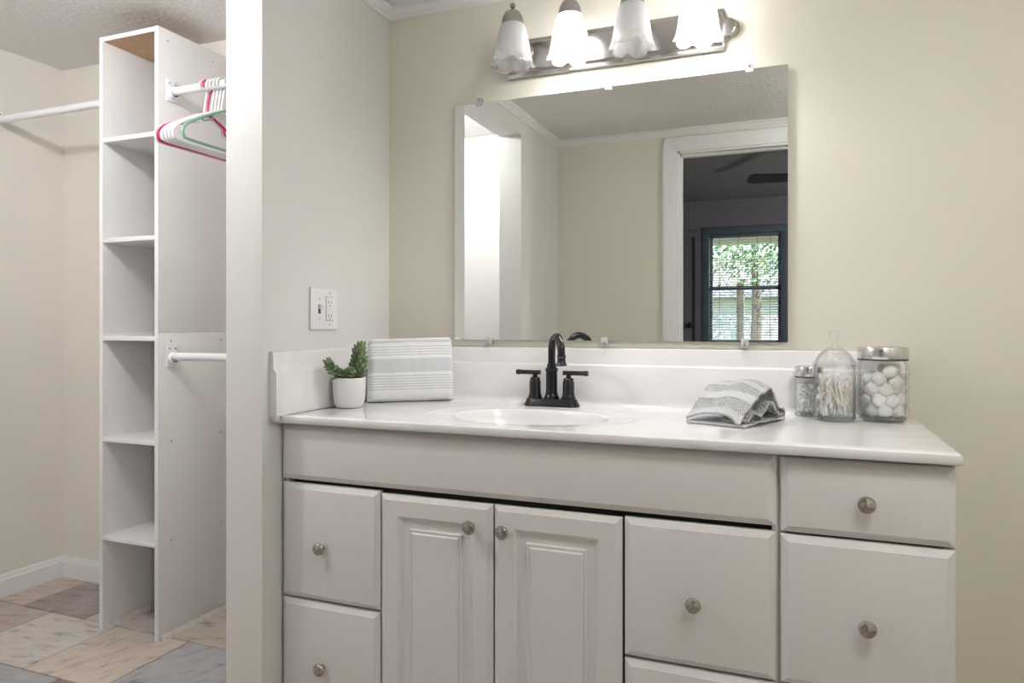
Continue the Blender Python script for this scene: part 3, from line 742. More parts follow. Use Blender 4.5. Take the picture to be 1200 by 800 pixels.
# ================================================================== VANITY CABINETS
YFACE = -.540; ZK = .09; ZTOP = .8455
def carcass(x0, x1, par):
    bm = B(); t = .012
    box(bm, x0, x0+t, -.520, -.002, 0, ZTOP, .0008); obj('side_panel', bm, M['cab'], par); bm = B(); box(bm, x1-t, x1, -.520, -.002, 0, ZTOP, .0008)
    obj('side_panel', bm, M['cab'], par)
    bm = B(); box(bm, x0+t, x1-t, -.020, -.008, .02, ZTOP-.01); box(bm, x0+t, x1-t, -.515, -.02, ZK, ZK+t); box(bm, x0+t, x1-t, -.50, -.49, ZK+.02, ZTOP-.02)  # includes a dark sheet painted as the shade behind the front gaps
    obj('carcass_inside', bm, M['cabshade'], par, label='inside of the cabinet with its shade put into a dark colour')
    bm = B(); box(bm, x0+t, x1-t, -.47, -.455, 0, ZK); obj('toe_kick', bm, M['cab'], par)
SLAB = [(0, -.521), (0, YFACE+.010), (.0015, YFACE+.0075), (.003, YFACE+.0068), (.0105, YFACE+.0022), (.012, YFACE+.0018), (.0135, YFACE+.0002), (.0145, YFACE)]
DOOR = [(0, -.521), (0, YFACE+.010), (.0015, YFACE+.0075), (.003, YFACE+.0068), (.0095, YFACE+.0025), (.0105, YFACE+.002), (.012, YFACE), (.0125, YFACE),
        (.049, YFACE), (.051, YFACE+.001), (.056, YFACE+.0075), (.062, YFACE+.0095), (.078, YFACE+.0085), (.0800, YFACE+.0050), (.0830, YFACE+.0046), (.0865, YFACE+.0056), (.0890, YFACE+.0026), (.0905, YFACE+.0022)]
def knob(x, z, par):
    bm = B(); lathe(bm, [(0, .0255), (.004, .0255), (.0062, .0245), (.0072, .0238), (.0135, .0222), (.0158, .0195), (.0162, .0172), (.0145, .0150), (.0085, .0125), (.0065, .009), (.0065, .004), (.0085, .001), (.0085, -.001), (0, -.001)], 32, (x, YFACE, z), '-Y')
    obj('knob', bm, M['knob'], par, label='round satin nickel knob')
def front(nm, x0, x1, z0, z1, prof, par, kn=None, dy=0):
    bm = B(); rings_xz(bm, x0, x1, z0, z1, [(i, y+dy) for i, y in prof]); o = obj(nm, bm, M['cab'], par, smooth=12)
    if kn: knob(*kn, o)
    return o
v1 = thing('vanity_cabinet', 'wide white vanity cabinet with two raised panel doors between drawer stacks', 'cabinet', (.61, -.27, 0))
carcass(.004, 1.2202, v1)
front('false_front', .004, 1.2165, .7005, .8430, SLAB, v1)
front('drawer', .006, .3015, .3965, .6915, SLAB, v1, (.1355, .5355))
front('drawer', .006, .3015, .10, .3915, SLAB, v1, (.1370, .231))
front('door', .3055, .6040, .10, .6865, DOOR, v1, (.5530, .6335))
front('door', .6080, .9060, .10, .6865, DOOR, v1, (.6355, .6310))
front('drawer', .9115, 1.2160, .3930, .6895, SLAB, v1, (1.0585, .5280))
front('drawer', .9115, 1.2160, .10, .3880, SLAB, v1, (1.0585, .2400))
v2 = thing('drawer_cabinet', 'narrow white drawer cabinet at the right end of the vanity', 'cabinet', (1.3755, -.27, 0))
carcass(1.2206, 1.5235, v2)
front('drawer', 1.2245, 1.5245, .6920, .8405, SLAB, v2, (1.3765, .7630))
front('drawer', 1.2245, 1.5245, .3930, .6875, SLAB, v2, (1.3780, .5300))
front('drawer', 1.2245, 1.5245, .10, .3880, SLAB, v2, (1.3780, .2400))

# ================================================================== VANITY TOP
ZT0 = .8665; TH = .019
CX_, CY_ = .612, -.312
vt = thing('countertop', 'white cultured marble vanity top with an integrated oval basin', 'countertop', (.765, -.28, ZT0-TH))
def top_bm():
    bm = B(); X0, X1, Y0, Y1 = .004, 1.5285, -.555, -.021
    a, b = .205, .150
    rect = [(X0, Y0), (X1, Y0), (X1, Y1), (X0, Y1)]
    angs = [2*PI*i/144 for i in range(144)]
    for cx, cy in rect:
        ca = math.atan2((cy-CY_), (cx-CX_)) % (2*PI)
        k = min(range(len(angs)), key=lambda i: abs(angs[i]-ca)); angs[k] = ca
    def hit(t):
        dx, dy = math.cos(t), math.sin(t); best = 9
        if dx > 1e-9: best = min(best, (X1-CX_)/dx)
        if dx < -1e-9: best = min(best, (X0-CX_)/dx)
        if dy > 1e-9: best = min(best, (Y1-CY_)/dy)
        if dy < -1e-9: best = min(best, (Y0-CY_)/dy)
        return CX_+dx*best, CY_+dy*best
    def ell(t, s, ea=a, eb=b):
        dx, dy = math.cos(t), math.sin(t); r = 1/math.sqrt((dx/ea)**2+(dy/eb)**2); return CX_+dx*r*s, CY_+dy*r*s
    rings = []
    # bowl
    for s in (.10, .2, .3, .42, .54, .65, .75, .83, .89, .93, .96, .98, 1.0, 1.02, 1.045):
        if s <= .98: z = -.118*(1-(s/.98)**3.2)**.8 - .008
        else: z = {1.0: -.0045, 1.02: -.0028, 1.045: -.0022}[s]
        rings.append([(*ell(t, s), ZT0+z) for t in angs])
    oa, ob = .283, .196
    for s, z in ((.93, -.0014), (.96, -.0012), (.985, -.0004), (1.0, .0001), (1.02, 0)):
        rings.append([(*ell(t, s, oa, ob), ZT0+z) for t in angs])
    for f in (.25, .5, .75, 1.0):
        R = []
        for t in angs:
            p = ell(t, 1.02, oa, ob); q = hit(t); R.append((p[0]+(q[0]-p[0])*f, p[1]+(q[1]-p[1])*f, ZT0))
        rings.append(R)
    last = rings[-1]
    def off(R, d, z):
        out = []
        for x, y, _ in R:
            nx = x + (d if abs(x-X1) < 1e-6 else 0) - (0 if abs(x-X0) > 1e-6 else 0)
            ny = y - (d if abs(y-Y0) < 1e-6 else 0)
            out.append((nx, ny, z))
        return out
    rings.append(off(last, .002, ZT0-.0008)); rings.append(off(last, .003, ZT0-.003)); rings.append(off(last, .003, ZT0-TH+.002)); rings.append(off(last, .0015, ZT0-TH))
    V = [[bm.verts.new(p) for p in R] for R in rings]
    n = len(angs)
    for A, C in zip(V, V[1:]):
        for i in range(n): bm.faces.new((A[i], A[(i+1) % n], C[(i+1) % n], C[i]))
    bm.faces.new(V[0][::-1])
    return bm
obj('basin_slab', top_bm(), M['marble'], vt, smooth=40)
# backsplash: two tiers, coved foot
bp = [(-.002, ZT0-.015), (-.030, ZT0-.015), (-.034, ZT0+.0001), (-.030, ZT0+.003), (-.026, ZT0+.008), (-.0235, ZT0+.016), (-.0225, .980), (-.0205, .983), (-.0145, .9845), (-.013, .987), (-.0125, 1.029), (-.011, 1.0315), (-.008, 1.0325), (-.002, 1.0325)]
bm = B(); prism(bm, bp, .0245, 1.514, 'YZ'); obj('backsplash', bm, M['marble'], vt, smooth=50)
bm = B(); lathe(bm, [(.020, .004), (.021, .006), (.019, .0065), (.015, .004), (.013, .0015), (.0, .001)], 28, (CX_, CY_, ZT0-.126)); obj('drain', bm, M['nickel'], vt, label='metal drain ring')
ss = thing('side_splash', 'white marble side splash along the left wall beside the plant', 'splash', (0, -.29, ZT0))
sp = [(.0, ZT0+.0012), (.0225, ZT0+.0012), (.0225, .978), (.021, .981), (.0145, .984), (.013, .987), (.0125, 1.006), (.011, 1.0105), (.008, 1.0125), (.0, 1.0125)]
sp = [(a, b if b < 1 else b+.02) for a, b in sp]
bm = B(); prism(bm, sp, -.578, -.0005, 'XZ'); obj('splash_board', bm, M['marble'], ss, smooth=50)
bm = B(); box(bm, .0, .021, -.579, -.560, ZT0-.012, ZT0+.001, .001); obj('caulk_blob', bm, M['caulk'], ss, label='brown caulk under the front end')

# ================================================================== FAUCET
FX, FY = .598, -.088
fc = thing('faucet', 'black two handle centreset faucet with a high arc spout behind the basin', 'faucet', (FX, FY, ZT0))
z0 = ZT0
def stadium(L, W, n=10):
    pts = []
    for k in range(n+1): a = -PI/2+PI*k/n; pts.append((L/2-W/2+W/2*math.cos(a), W/2*math.sin(a)))
    for k in range(n+1): a = PI/2+PI*k/n; pts.append((-L/2+W/2+W/2*math.cos(a), W/2*math.sin(a)))
    return pts
bm = B(); R = []
for (L, W, z) in ((.166, .056, 0), (.166, .056, .006), (.162, .052, .009), (.158, .048, .011), (.152, .043, .020), (.149, .040, .022), (.145, .037, .0225)):
    R.append([bm.verts.new((FX+x, FY+y, z0+z)) for x, y in stadium(L, W)])
n = len(R[0]); bm.faces.new(R[0][::-1])
for A, C in zip(R, R[1:]):
    for i in range(n): bm.faces.new((A[i], A[(i+1) % n], C[(i+1) % n], C[i]))
bm.faces.new(R[-1]); obj('base_plate', bm, M['black'], fc)
bm = B(); lathe(bm, [(0, .02), (.0215, .021), (.0220, .027), (.0195, .031), (.0175, .037), (.0165, .046), (.0165, .100), (.0185, .102), (.0190, .106), (.0175, .110), (.0145, .112), (.0135, .120), (.0120, .124), (0, .124)], 32, (FX, FY, z0)); obj('spout_column', bm, M['black'], fc)
aa = math.radians(35); dx, dy = math.sin(aa), -math.cos(aa)
pts = []; RR = .047; zc = z0+.155
path = [(0, z0+.118), (0, z0+.14)] + [(RR-RR*math.cos(math.radians(a)), zc+RR*math.sin(math.radians(a))) for a in range(0, 181, 15)] + [(2*RR+.001, zc-.010)]
bm = B(); tube(bm, smooth_path([(FX+dx*s, FY+dy*s, z) for s, z in path], 3), .0108, 18)
sx, sy = FX+dx*(2*RR+.001), FY+dy*(2*RR+.001)
lathe(bm, [(.0108, .0), (.0125, -.001), (.0125, -.006), (.0112, -.008), (.0118, -.020), (.0140, -.023), (.0150, -.026), (.0135, -.030), (.009, -.030), (.009, -.024), (0, -.024)], 26, (sx, sy, zc-.004)); obj('spout', bm, M['black'], fc)
for s in (-1, 1):
    hx = FX+s*.0510
    bm = B(); lathe(bm, [(0, .02), (.0205, .021), (.0210, .026), (.0190, .030), (.0175, .035), (.0168, .042), (.0168, .070), (.0150, .073), (.0150, .078), (.0125, .082), (.0075, .084), (.0070, .092), (0, .092)], 32, (hx, FY, z0)); h = obj('handle_body', bm, M['black'], fc)
    bm = B(); lathe(bm, [(0, -.016), (.0068, -.016), (.0072, -.014), (.0064, -.011), (.0064, .044), (.0072, .046), (.0078, .050), (.0078, .056), (.0066, .058), (0, .058)], 22, (0, 0, 0), 'X')
    bmesh.ops.transform(bm, matrix=Matrix.Translation((hx, FY, z0+.0965)) @ Matrix.Rotation(0 if s > 0 else PI, 4, 'Z'), verts=bm.verts[:])
    obj('lever', bm, M['black'], h)

# ================================================================== SWITCH PLATE on the wing wall
sw = thing('switch_plate', 'white double wall plate with a toggle switch and a two socket outlet', 'switch', (0, -.357, 1.147))
y0, y1, za, zb = -.4175, -.2975, 1.088, 1.206
bm = B(); box(bm, 0, .007, y0, y1, za, zb, .0025, 3); obj('cover_plate', bm, M['plastic'], sw)
bm = B(); box(bm, .0068, .0078, -.386, -.376, 1.133, 1.158, .0003); s_ = obj('toggle_slot', bm, M['slot'], sw)
bm = B(); box(bm, .007, .021, -.3845, -.3775, 1.145, 1.154, .0015, rot=Matrix.Rotation(math.radians(-25), 4, 'Y'), at=(.007, -.381, 1.148)); obj('toggle', bm, M['plastic'], sw)
bm = B(); box(bm, .0066, .0074, -.3515, -.3165, 1.1125, 1.1815, .0003); obj('outlet_gap', bm, M['slot'], sw)
bm = B(); box(bm, .0068, .0086, -.3505, -.3175, 1.1135, 1.1805, .0006); ot = obj('outlet_face', bm, M['plastic'], sw)
for zc in (1.166, 1.128):
    for yc, hh in ((-.3405, .0045), (-.3275, .0036)):
        bm = B(); box(bm, .0084, .0089, yc-.0009, yc+.0009, zc-hh, zc+hh); obj('slot', bm, M['slot'], ot)
    bm = B(); lathe(bm, [(0, .0089), (.0022, .0089), (.0022, .0080)], 14, (0, -.334, zc-.0095), 'X'); obj('ground_hole', bm, M['slot'], ot)
bm = B(); box(bm, .0084, .0094, -.3395, -.3285, 1.1445, 1.1495, .0004); obj('test_button', bm, M['plastic'], ot)
for yc, zc in ((-.381, 1.175), (-.381, 1.119), (-.334, 1.192), (-.334, 1.102)):
    bm = B(); lathe(bm, [(0, .0080), (.0022, .0078), (.0026, .0068)], 12, (0, yc, zc), 'X'); obj('plate_screw', bm, M['chrome'], sw)

# ================================================================== POTTED SUCCULENT
PX, PY = .0745, -.335
pp = thing('potted_succulent', 'small green succulent in a white round pot beside the folded towel', 'plant', (PX, PY, ZT0))
bm = B(); lathe(bm, [(0, .0), (.030, .0), (.036, .003), (.0425, .016), (.0450, .035), (.0460, .060), (.0462, .084), (.0450, .0855), (.0435, .084), (.043, .070), (0, .070)], 48, (PX, PY, ZT0)); obj('pot', bm, M['pot'], pp)
bm = B(); lathe(bm, [(0, .078), (.02, .079), (.0432, .076)], 24, (PX, PY, ZT0)); obj('soil', bm, M['soil'], pp)
rnd = random.Random(21)
def leaf(bm, p, d, L, w):
    d = d.normalized(); a = d.cross(Vector((0, 0, 1)))
    a = a.normalized() if a.length > .05 else Vector((1, 0, 0)); b = a.cross(d)
    prev = None; seg = 6
    st = [(0, .35), (.2, .8), (.5, 1), (.8, .72), (.93, .35), (1, .0)]
    for f, ww in st:
        c = p+d*L*f + b*L*.10*f*f
        if ww == 0: ring = [bm.verts.new(c)]
        else: ring = [bm.verts.new(c+(a*math.cos(2*PI*k/seg)+b*.55*math.sin(2*PI*k/seg))*w*ww*.5) for k in range(seg)]
        if prev:
            for k in range(seg):
                if len(ring) == 1: bm.faces.new((prev[k], prev[(k+1) % seg], ring[0]))
                else: bm.faces.new((prev[k], prev[(k+1) % seg], ring[(k+1) % seg], ring[k]))
        prev = ring
def stem(pts, L, w, per=6, step=.0062, spread=.95):
    bm = B(); path = smooth_path([(PX+p[0], PY+p[1], ZT0+p[2]) for p in pts], 10)
    tube(bm, path, .003, 6)
    acc = 0; ang = 0; tot = sum((b-a).length for a, b in zip(path, path[1:])); run = 0
    for a, b in zip(path, path[1:]):
        d = (b-a); acc += d.length; run += d.length
        if acc > step:
            acc = 0; d.normalize(); u = d.orthogonal().normalized(); v = d.cross(u); f = run/tot
            for k in range(per):
                ang += 2*PI/per; q = ang + rnd.uniform(-.2, .2)
                sp_ = spread*(1-.45*f**3) * rnd.uniform(.85, 1.15)
                out = (u*math.cos(q)+v*math.sin(q))*sp_ + d*(.70+.6*f*f)
                leaf(bm, a, out, L*rnd.uniform(.85, 1.15)*(1-.15*f), w*rnd.uniform(.85, 1.1))
            ang += .5
    obj('stem', bm, M['leaf'], pp, smooth=80)
stem([(.018, .005, .074), (.026, .006, .10), (.031, .008, .135), (.034, .010, .170)], .032, .0185, 6, .0105, 1.2)
stem([(.004, .012, .074), (.010, .014, .11), (.014, .014, .138), (.018, .014, .160)], .030, .0175, 5, .0105, 1.15)
stem([(-.006, -.010, .080), (-.014, -.034, .096), (-.020, -.056, .116), (-.022, -.070, .132)], .025, .0160, 5, .0105, 1.15)
stem([(.0, -.016, .078), (-.002, -.020, .090), (-.004, -.022, .104)], .023, .0150, 5, .0090, 1.1)
stem([(.016, -.016, .078), (.020, -.018, .094), (.020, -.020, .110)], .023, .0150, 5, .0090, 1.1)
stem([(-.010, .010, .078), (-.014, .012, .092), (-.016, .012, .102)], .021, .0145, 5, .0090, 1.1)

# ================================================================== FOLDED TOWEL (leaning in the corner)
def towel():
    ang = math.atan2(.145, .185)
    cx, cy = .158, -.132
    t = thing('folded_towel', 'white folded hand towel with grey stripes leaning in the vanity corner', 'towel', (cx, cy, ZT0), ang)
    bm = B(); uvl = bm.loops.layers.uv.new('UVMap')
    H = .196; Lh = .128
    # closed profile in (y, z): front face bottom -> top -> rear, y negative = towards camera
    prof = []
    for k in range(7): a = -PI/2-PI/2*k/6*1.0; prof.append((.008+.036*math.cos(a), .034+.0338*math.sin(a), .0+.14*k/6))
    for k in range(1, 16): f = k/15; prof.append((-.028+.026*f+(-.007*math.sin(PI*f)), .034+(H-.054)*f, .14+.80*f))
    for k in range(1, 9): a = PI-PI*k/8; prof.append((.019+.021*math.cos(a), H-.020+.020*math.sin(a), .94+.06*k/8*1.4))
    for k in range(1, 10): f = k/9; prof.append((.040-.006*f, H-.020-(H-.0235)*f, 1.1))
    prof.append((.01, .0005, 1.1))
    NX = 44; grid = []
    for i in range(NX+1):
        s = -1+2*i/NX; x = s*Lh
        # ends pull in and round off
        e = 1-max(0, (abs(s)-.88)/.12)**2*.45
        row = []
        for (y, z, v) in prof:
            zz = z; yc = .006+ (z/H)*.012
            yy = yc+(y-yc)*e
            wob = .0025*noise.noise(Vector((x*14, z*10, 3)))+.0010*noise.noise(Vector((x*50, z*50, 8)))
            topdip = -.006*(1-s)*.5*(z/H) - .012*max(0, (abs(s)-.93)/.07)**2*(z/H)
            xx = x*(1+.02*(1-z/H)) + (.004*noise.noise(Vector((z*22, y*30, s*2))) if abs(s) > .8 else 0)
            if z > .006: yy += wob; zz += topdip+.0015*noise.noise(Vector((x*25, 1, 1)))*(z/H)
            row.append((bm.verts.new((xx, yy, zz)), i/NX, v))
        grid.append(row)
    n = len(prof)
    for A, C in zip(grid, grid[1:]):
        for k in range(n):
            k2 = (k+1) % n
            f = bm.faces.new((A[k][0], C[k][0], C[k2][0], A[k2][0]))
            vals = [A[k], C[k], C[k2], A[k2]]
            for l, q in zip(f.loops, vals): l[uvl].uv = (q[1], q[2] if not (k2 == 0) else 1.1)
    f = bm.faces.new([q[0] for q in grid[0]][::-1]); g = bm.faces.new([q[0] for q in grid[-1]])
    for ff in (f, g):
        for l in ff.loops: l[uvl].uv = (0, 0)
    o = obj('towel_body', bm, M['towel'], t, local=True, smooth=60)
    # inner fold layer showing at the right end
    bm = B()
    for yo, zt in ((.002, H-.020), (.014, H-.024)):
        pts = []
        for k in range(9): f = k/8; pts.append((Lh*.985-.01, yo-.012+.014*f, .010+(zt-.01)*f))
        t2 = smooth_path(pts, 2); tube(bm, t2, .0075, 8)
    obj('inner_fold', bm, M['towel'], t, local=True, smooth=60)
towel()

# ================================================================== GREY WASHCLOTH
def rag():
    FL = Vector((1.008, -.306)); FR = Vector((1.147, -.358)); RR = Vector((1.232, -.150)); RL = Vector((1.065, -.105))
    c = (FL+FR+RR+RL)/4
    t = thing('washcloth', 'grey waffle washcloth loosely folded on the counter, right of the basin', 'cloth', (c.x, c.y, ZT0))
    bm = B(); uvl = bm.loops.layers.uv.new('UVMap'); NU, NV = 54, 96
    # profile along q (0 front .. 1 back): bottom sheet front->back, fold, top sheet back->ridge->front lip
    def prof(f):
        # returns (q, z)
        if f < .30: g = f/.30; return (.005+.95*g, .004+.003*math.sin(PI*g))
        if f < .40: g = (f-.30)/.10; a = -PI/2+PI*g; return (.955+.045*math.cos(a), .016+.012*math.sin(a))
        g = (f-.40)/.60
        q = .955-.955*g
        z = .030 + .070*math.sin(PI*min(1, g*1.05)**.80)**.85 - .010*g
        if g > .9: z = z*(1-(g-.9)/.1)+ .013*((g-.9)/.1)
        return (q, max(z, .010))
    G = []
    for i in range(NU+1):
        u = i/NU; row = []
        for j in range(NV+1):
            f = j/NV; q, z = prof(f)
            top = f > .40
            if top:
                g = (f-.40)/.60
                z *= (.92+.10*math.sin(PI*u*.9)) * (1-.10*max(0, (u-.85)/.15))
                # lip arches open in the middle of the front edge
                if g > .80: z += .020*math.sin(PI*min(1, max(0, u*1.1)))*(g-.80)/.20
                z += .0025*math.sin(2.6*u*PI+1.2+2*g)*(math.sin(PI*g))
                if g > .97: z -= .002
            l = FL.lerp(FR, u); r = RL.lerp(RR, u); p = l.lerp(r, q)
            # left side slopes in at the ridge, right side leans out
            k = z/.09
            p = p + Vector(((.022*k)*(1-u)-.012*k*u, .010*k*(1-u)))
            w = .0045*noise.noise(Vector((p.x*22, p.y*22, z*20)))+.0022*noise.noise(Vector((p.x*90, p.y*90, z*60)))+.0012*noise.noise(Vector((p.x*260, p.y*260, z*200)))
            if not top: w = 0
            endw = .006*noise.noise(Vector((q*9, f*14, 5)))*(1 if (u < .04 or u > .96) else .3)
            # roll the right end in/out to give a crumpled mouth
            mouth = max(0, (u-.8)/.2)
            p = p + Vector((endw + .010*mouth*math.sin(q*9+f*5)*(1 if top else 0), 0))
            row.append((bm.verts.new((p.x, p.y, ZT0+.0032+max(0, z-.0035)+(w if z > .012 else 0))), u*.155, f*.46))
        G.append(row)
    for A, C in zip(G, G[1:]):
        for j in range(NV):
            q = (A[j], C[j], C[j+1], A[j+1]); fc_ = bm.faces.new([a[0] for a in q])
            for l, a in zip(fc_.loops, q): l[uvl].uv = (a[1], a[2])
    o = obj('cloth_body', bm, M['rag'], t, smooth=80)
    s = o.modifiers.new('thick', 'SOLIDIFY'); s.thickness = .0050; s.offset = 0
    # crumpled inner layer inside the right mouth
    bm = B(); uvl = bm.loops.layers.uv.new('UVMap'); G = []
    for i in range(25):
        u = .55+.44*i/24; row = []
        for j in range(41):
            q = .10+.84*j/40; l = FL.lerp(FR, u); r = RL.lerp(RR, u); p = l.lerp(r, q)
            z = .012+.040*math.sin(PI*j/40)**.8*(.65+.35*math.sin(q*13+u*6)) + .006*noise.noise(Vector((u*8, q*14, 2)))
            row.append((bm.verts.new((p.x, p.y, ZT0+z)), u*.15, q*.2))
        G.append(row)
    for A, C in zip(G, G[1:]):
        for j in range(40):
            q = (A[j], C[j], C[j+1], A[j+1]); fc_ = bm.faces.new([a[0] for a in q])
            for l, a in zip(fc_.loops, q): l[uvl].uv = (a[1], a[2])
    o = obj('inner_fold', bm, M['rag'], t, smooth=80); s = o.modifiers.new('thick', 'SOLIDIFY'); s.thickness = .005; s.offset = 0
    # stitched hem along the front lip
rag()

# ================================================================== JARS
def jar_body(r, h, rb=.012, neck=None, bump=None):
    n = neck or r
    return [(0, .0005), (r-rb, .0005), (r-rb*.3, rb*.3), (r, rb), (r, h-.010), (n, h), (n-.003, h), (r-.0032, h-.011), (r-.0032, rb+.004), (r-rb-.001, .009), (0, .009)]
def relax_balls(n, R, r, H, seed, z0):
    rn = random.Random(seed); P = [Vector((rn.uniform(-R, R)*.6, rn.uniform(-R, R)*.6, rn.uniform(r, H-r))) for _ in range(n)]
    for it in range(400):
        for i in range(n):
            P[i].z -= .0006
            for j in range(n):
                if i != j:
                    d = P[i]-P[j]; L = d.length
                    if L < 2*r*.86 and L > 1e-6: k = d/L*(2*r*.86-L)*.5; P[i] += k; P[j] -= k
            h = Vector((P[i].x, P[i].y)); L = h.length
            if L > R-r: P[i].x *= (R-r)/L; P[i].y *= (R-r)/L
            P[i].z = min(max(P[i].z, r), H-r)
    return [p+Vector((0, 0, z0)) for p in P]
# big canister with steel lid and cotton balls
J3 = (1.452, -.082); r3 = .0560
jc = thing('glass_jar', 'large diamond patterned glass jar of cotton balls with a steel lid', 'jar', (*J3, ZT0))
bm = B()
H3 = .150
prof = [(0, .0005), (.044, .0005), (.051, .004), (.0545, .012)] + [(.0555+.0012*math.sin(k*.9), .014+k*.0045) for k in range(27)] + [(.0535, H3-.008), (.051, H3), (.048, H3), (.050, H3-.010), (.0520, H3-.016), (.0520, .016), (.046, .010), (0, .010)]
def dm(k, a, r, h):
    if 4 <= k <= 30: return r + .0011*math.sin(12*a+h*190)*math.sin(12*a-h*190)*2, h
    return r, h
lathe(bm, prof, 120, (*J3, ZT0), mod=dm); obj('jar_glass', bm, M['glass'], jc, smooth=70)
bm = B(); lathe(bm, [(0, .0008), (.043, .0008), (.050, .0045), (.0525, .011), (.050, .012), (.045, .0085), (0, .0085)], 48, (*J3, ZT0)); obj('jar_base', bm, M['glassbase'], jc)
def lid(par, c, r, z0, h, m='chrome'):
    bm = B(); lathe(bm, [(0, z0+h-.001), (r-.006, z0+h), (r-.002, z0+h-.001), (r, z0+h-.004), (r, z0+.002), (r-.001, z0), (r-.004, z0), (r-.004, z0+h-.006), (0, z0+h-.006)], 56, (*c, ZT0)); obj('lid', bm, M[m], par, label='brushed steel lid')
    bm = B(); lathe(bm, [(r-.006, z0-.004), (r-.0015, z0-.004), (r-.0015, z0-.0005), (r-.006, z0-.0005)], 48, (*c, ZT0)); obj('seal', bm, M['slot'], par)
lid(jc, J3, .0572, .152, .029)
base = None
for i, p in enumerate(relax_balls(33, .0498, .0175, .132, 4, .010)):
    loc = (J3[0]+p.x, J3[1]+p.y, ZT0+p.z-.0175)
    if base is None:
        bm = B(); bmesh.ops.create_icosphere(bm, subdivisions=3, radius=.0170)
        for v in bm.verts:
            k = 1+.22*noise.noise(v.co*70)+.09*noise.noise(v.co*230); v.co = v.co*k+Vector((0, 0, .0175))
        base = obj('cotton_ball', bm, M['cotton'], smooth=80); tag(base, 'fluffy white cotton ball inside the large glass jar', 'cotton ball', 'cotton balls in the large jar'); base.location = loc
    else:
        o = base.copy(); COL.objects.link(o); o.location = loc; o.rotation_euler = (0, 0, i*1.7)
# apothecary jar with domed lid and swabs
J2 = (1.3420, -.1225)
ja = thing('glass_jar', 'clear apothecary jar of cotton swabs with a domed knob lid', 'jar', (*J2, ZT0))
bm = B(); lathe(bm, [(0, .0005), (.044, .0005), (.0470, .003), (.0475, .008), (.0475, .128), (.0490, .132), (.0490, .137), (.0470, .138), (.0455, .134), (.0447, .128), (.0447, .012), (.042, .009), (0, .009)], 56, (*J2, ZT0)); obj('jar_glass', bm, M['glass'], ja, smooth=60)
bm = B(); lathe(bm, [(0, .0008), (.0435, .0008), (.0462, .003), (.0465, .009), (.043, .010), (.040, .0075), (0, .0075)], 48, (*J2, ZT0)); obj('jar_base', bm, M['glassbase'], ja)
bm = B(); lathe(bm, [(.0440, .130), (.0440, .139), (.0490, .1395), (.0495, .142), (.0470, .144), (.044, .148), (.041, .154), (.035, .163), (.026, .172), (.016, .178), (.008, .182), (.0062, .187), (.0075, .190), (.0062, .193), (.0055, .197), (.009, .200), (.0120, .206), (.0125, .211), (.011, .216), (.007, .220), (0, .2215)], 48, (*J2, ZT0))
lathe(bm, [(.0415, .130), (.0415, .142), (.038, .152), (.033, .160), (.024, .169), (.012, .175), (0, .177)], 48, (*J2, ZT0)); obj('lid', bm, M['glass'], ja, label='domed clear glass lid with a ball knob', smooth=60)
rn = random.Random(9); basew = None; Rj = .0415
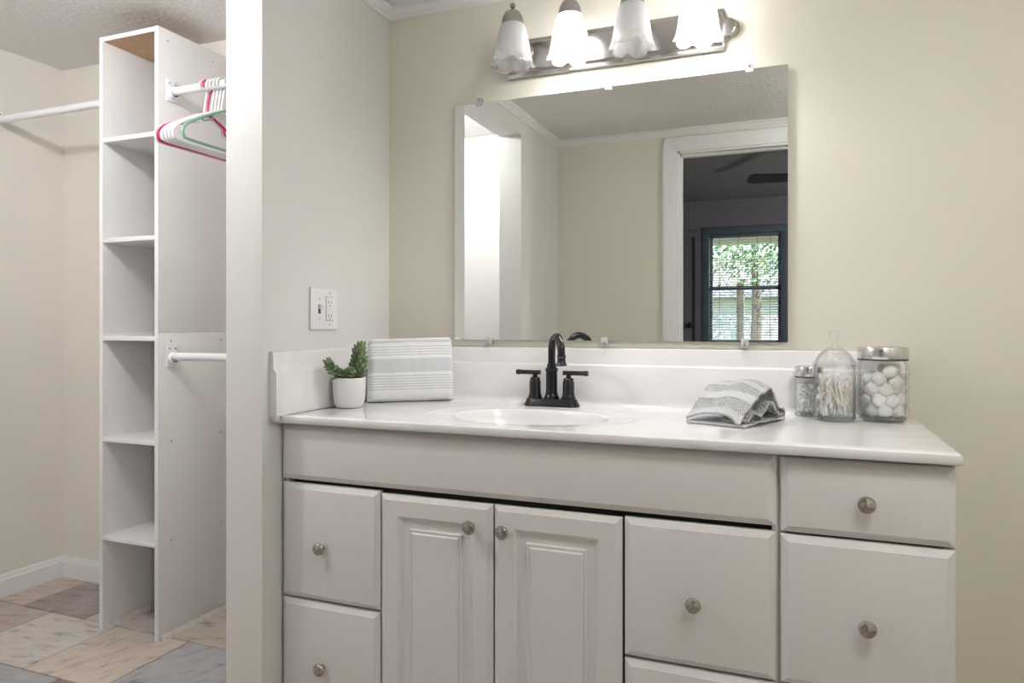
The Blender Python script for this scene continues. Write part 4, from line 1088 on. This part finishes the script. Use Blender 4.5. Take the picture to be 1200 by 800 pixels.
for i in range(120):
    for tr in range(50):
        a = rn.uniform(0, 2*PI); el = math.radians(rn.choice([rn.uniform(5, 40), rn.uniform(40, 88), rn.uniform(50, 88)])); L = .073
        d = Vector((math.cos(a)*math.cos(el), math.sin(a)*math.cos(el), math.sin(el)))
        rr = Rj*math.sqrt(rn.uniform(0, 1)); b = rn.uniform(0, 2*PI)
        c = Vector((rr*math.cos(b), rr*math.sin(b), rn.uniform(.014, .088)))
        p0, p1 = c-d*L/2, c+d*L/2
        if min(p0.z, p1.z) > .012 and max(p0.z, p1.z) < .118 and max(Vector((p0.x, p0.y)).length, Vector((p1.x, p1.y)).length) < Rj: break
    else: continue
    if basew is None:
        bm = B(); tube(bm, [(0, 0, -L/2), (0, 0, L/2)], .0014, 6)
        for f in bm.faces: f.material_index = 0
        n0 = len(bm.faces)
        for s in (-1, 1):
            lathe(bm, [(0, s*.0375), (.0024, s*.0365), (.0034, s*.033), (.0030, s*.026), (.0011, s*.023)], 8, (0, 0, 0))
        bm.faces.ensure_lookup_table()
        for f in bm.faces[n0:]: f.material_index = 1
        basew = obj('cotton_swab', bm, [M['stick'], M['cotton']]); o = basew
        tag(basew, 'white tipped cotton swab inside the clear apothecary jar', 'cotton swab', 'cotton swabs in the apothecary jar')
    else: o = basew.copy(); COL.objects.link(o)
    o.location = (J2[0]+c.x, J2[1]+c.y, ZT0+c.z); o.rotation_euler = d.to_track_quat('Z', 'Y').to_euler()
# smallest jar behind
J1 = (1.2845, -.0605)
jb = thing('glass_jar', 'small glass jar with a steel lid behind the apothecary jar', 'jar', (*J1, ZT0))
bm = B(); lathe(bm, jar_body(.0345, .102, .008, .031), 48, (*J1, ZT0)); obj('jar_glass', bm, M['glass'], jb, smooth=60)
bm = B(); lathe(bm, [(0, .0008), (.0275, .0008), (.032, .003), (.033, .008), (.030, .010), (.027, .0075), (0, .0075)], 40, (*J1, ZT0)); obj('jar_base', bm, M['glassbase'], jb)
lid(jb, J1, .0350, .1035, .026)
bm = B(); rn = random.Random(17)
for k in range(220):
    a = rn.uniform(0, 2*PI); rr = .0245*math.sqrt(rn.random()); z = rn.uniform(.014, .082)
    s = rn.uniform(.0035, .006); t = bmesh.new(); bmesh.ops.create_icosphere(t, subdivisions=1, radius=s)
    bmesh.ops.transform(t, matrix=Matrix.Translation((J1[0]+rr*math.cos(a), J1[1]+rr*math.sin(a), ZT0+z)) @ Matrix.Rotation(rn.uniform(0, 3), 4, 'X') @ Matrix.Diagonal((1, 1, rn.uniform(1, 2.4), 1)), verts=t.verts[:])
    merge(bm, t)
o = obj('jar_filling', bm, M['cotton'], smooth=60); tag(o, 'loose white filling inside the small glass jar', 'filling', kind='stuff'); rebase(o, (*J1, ZT0+.009))
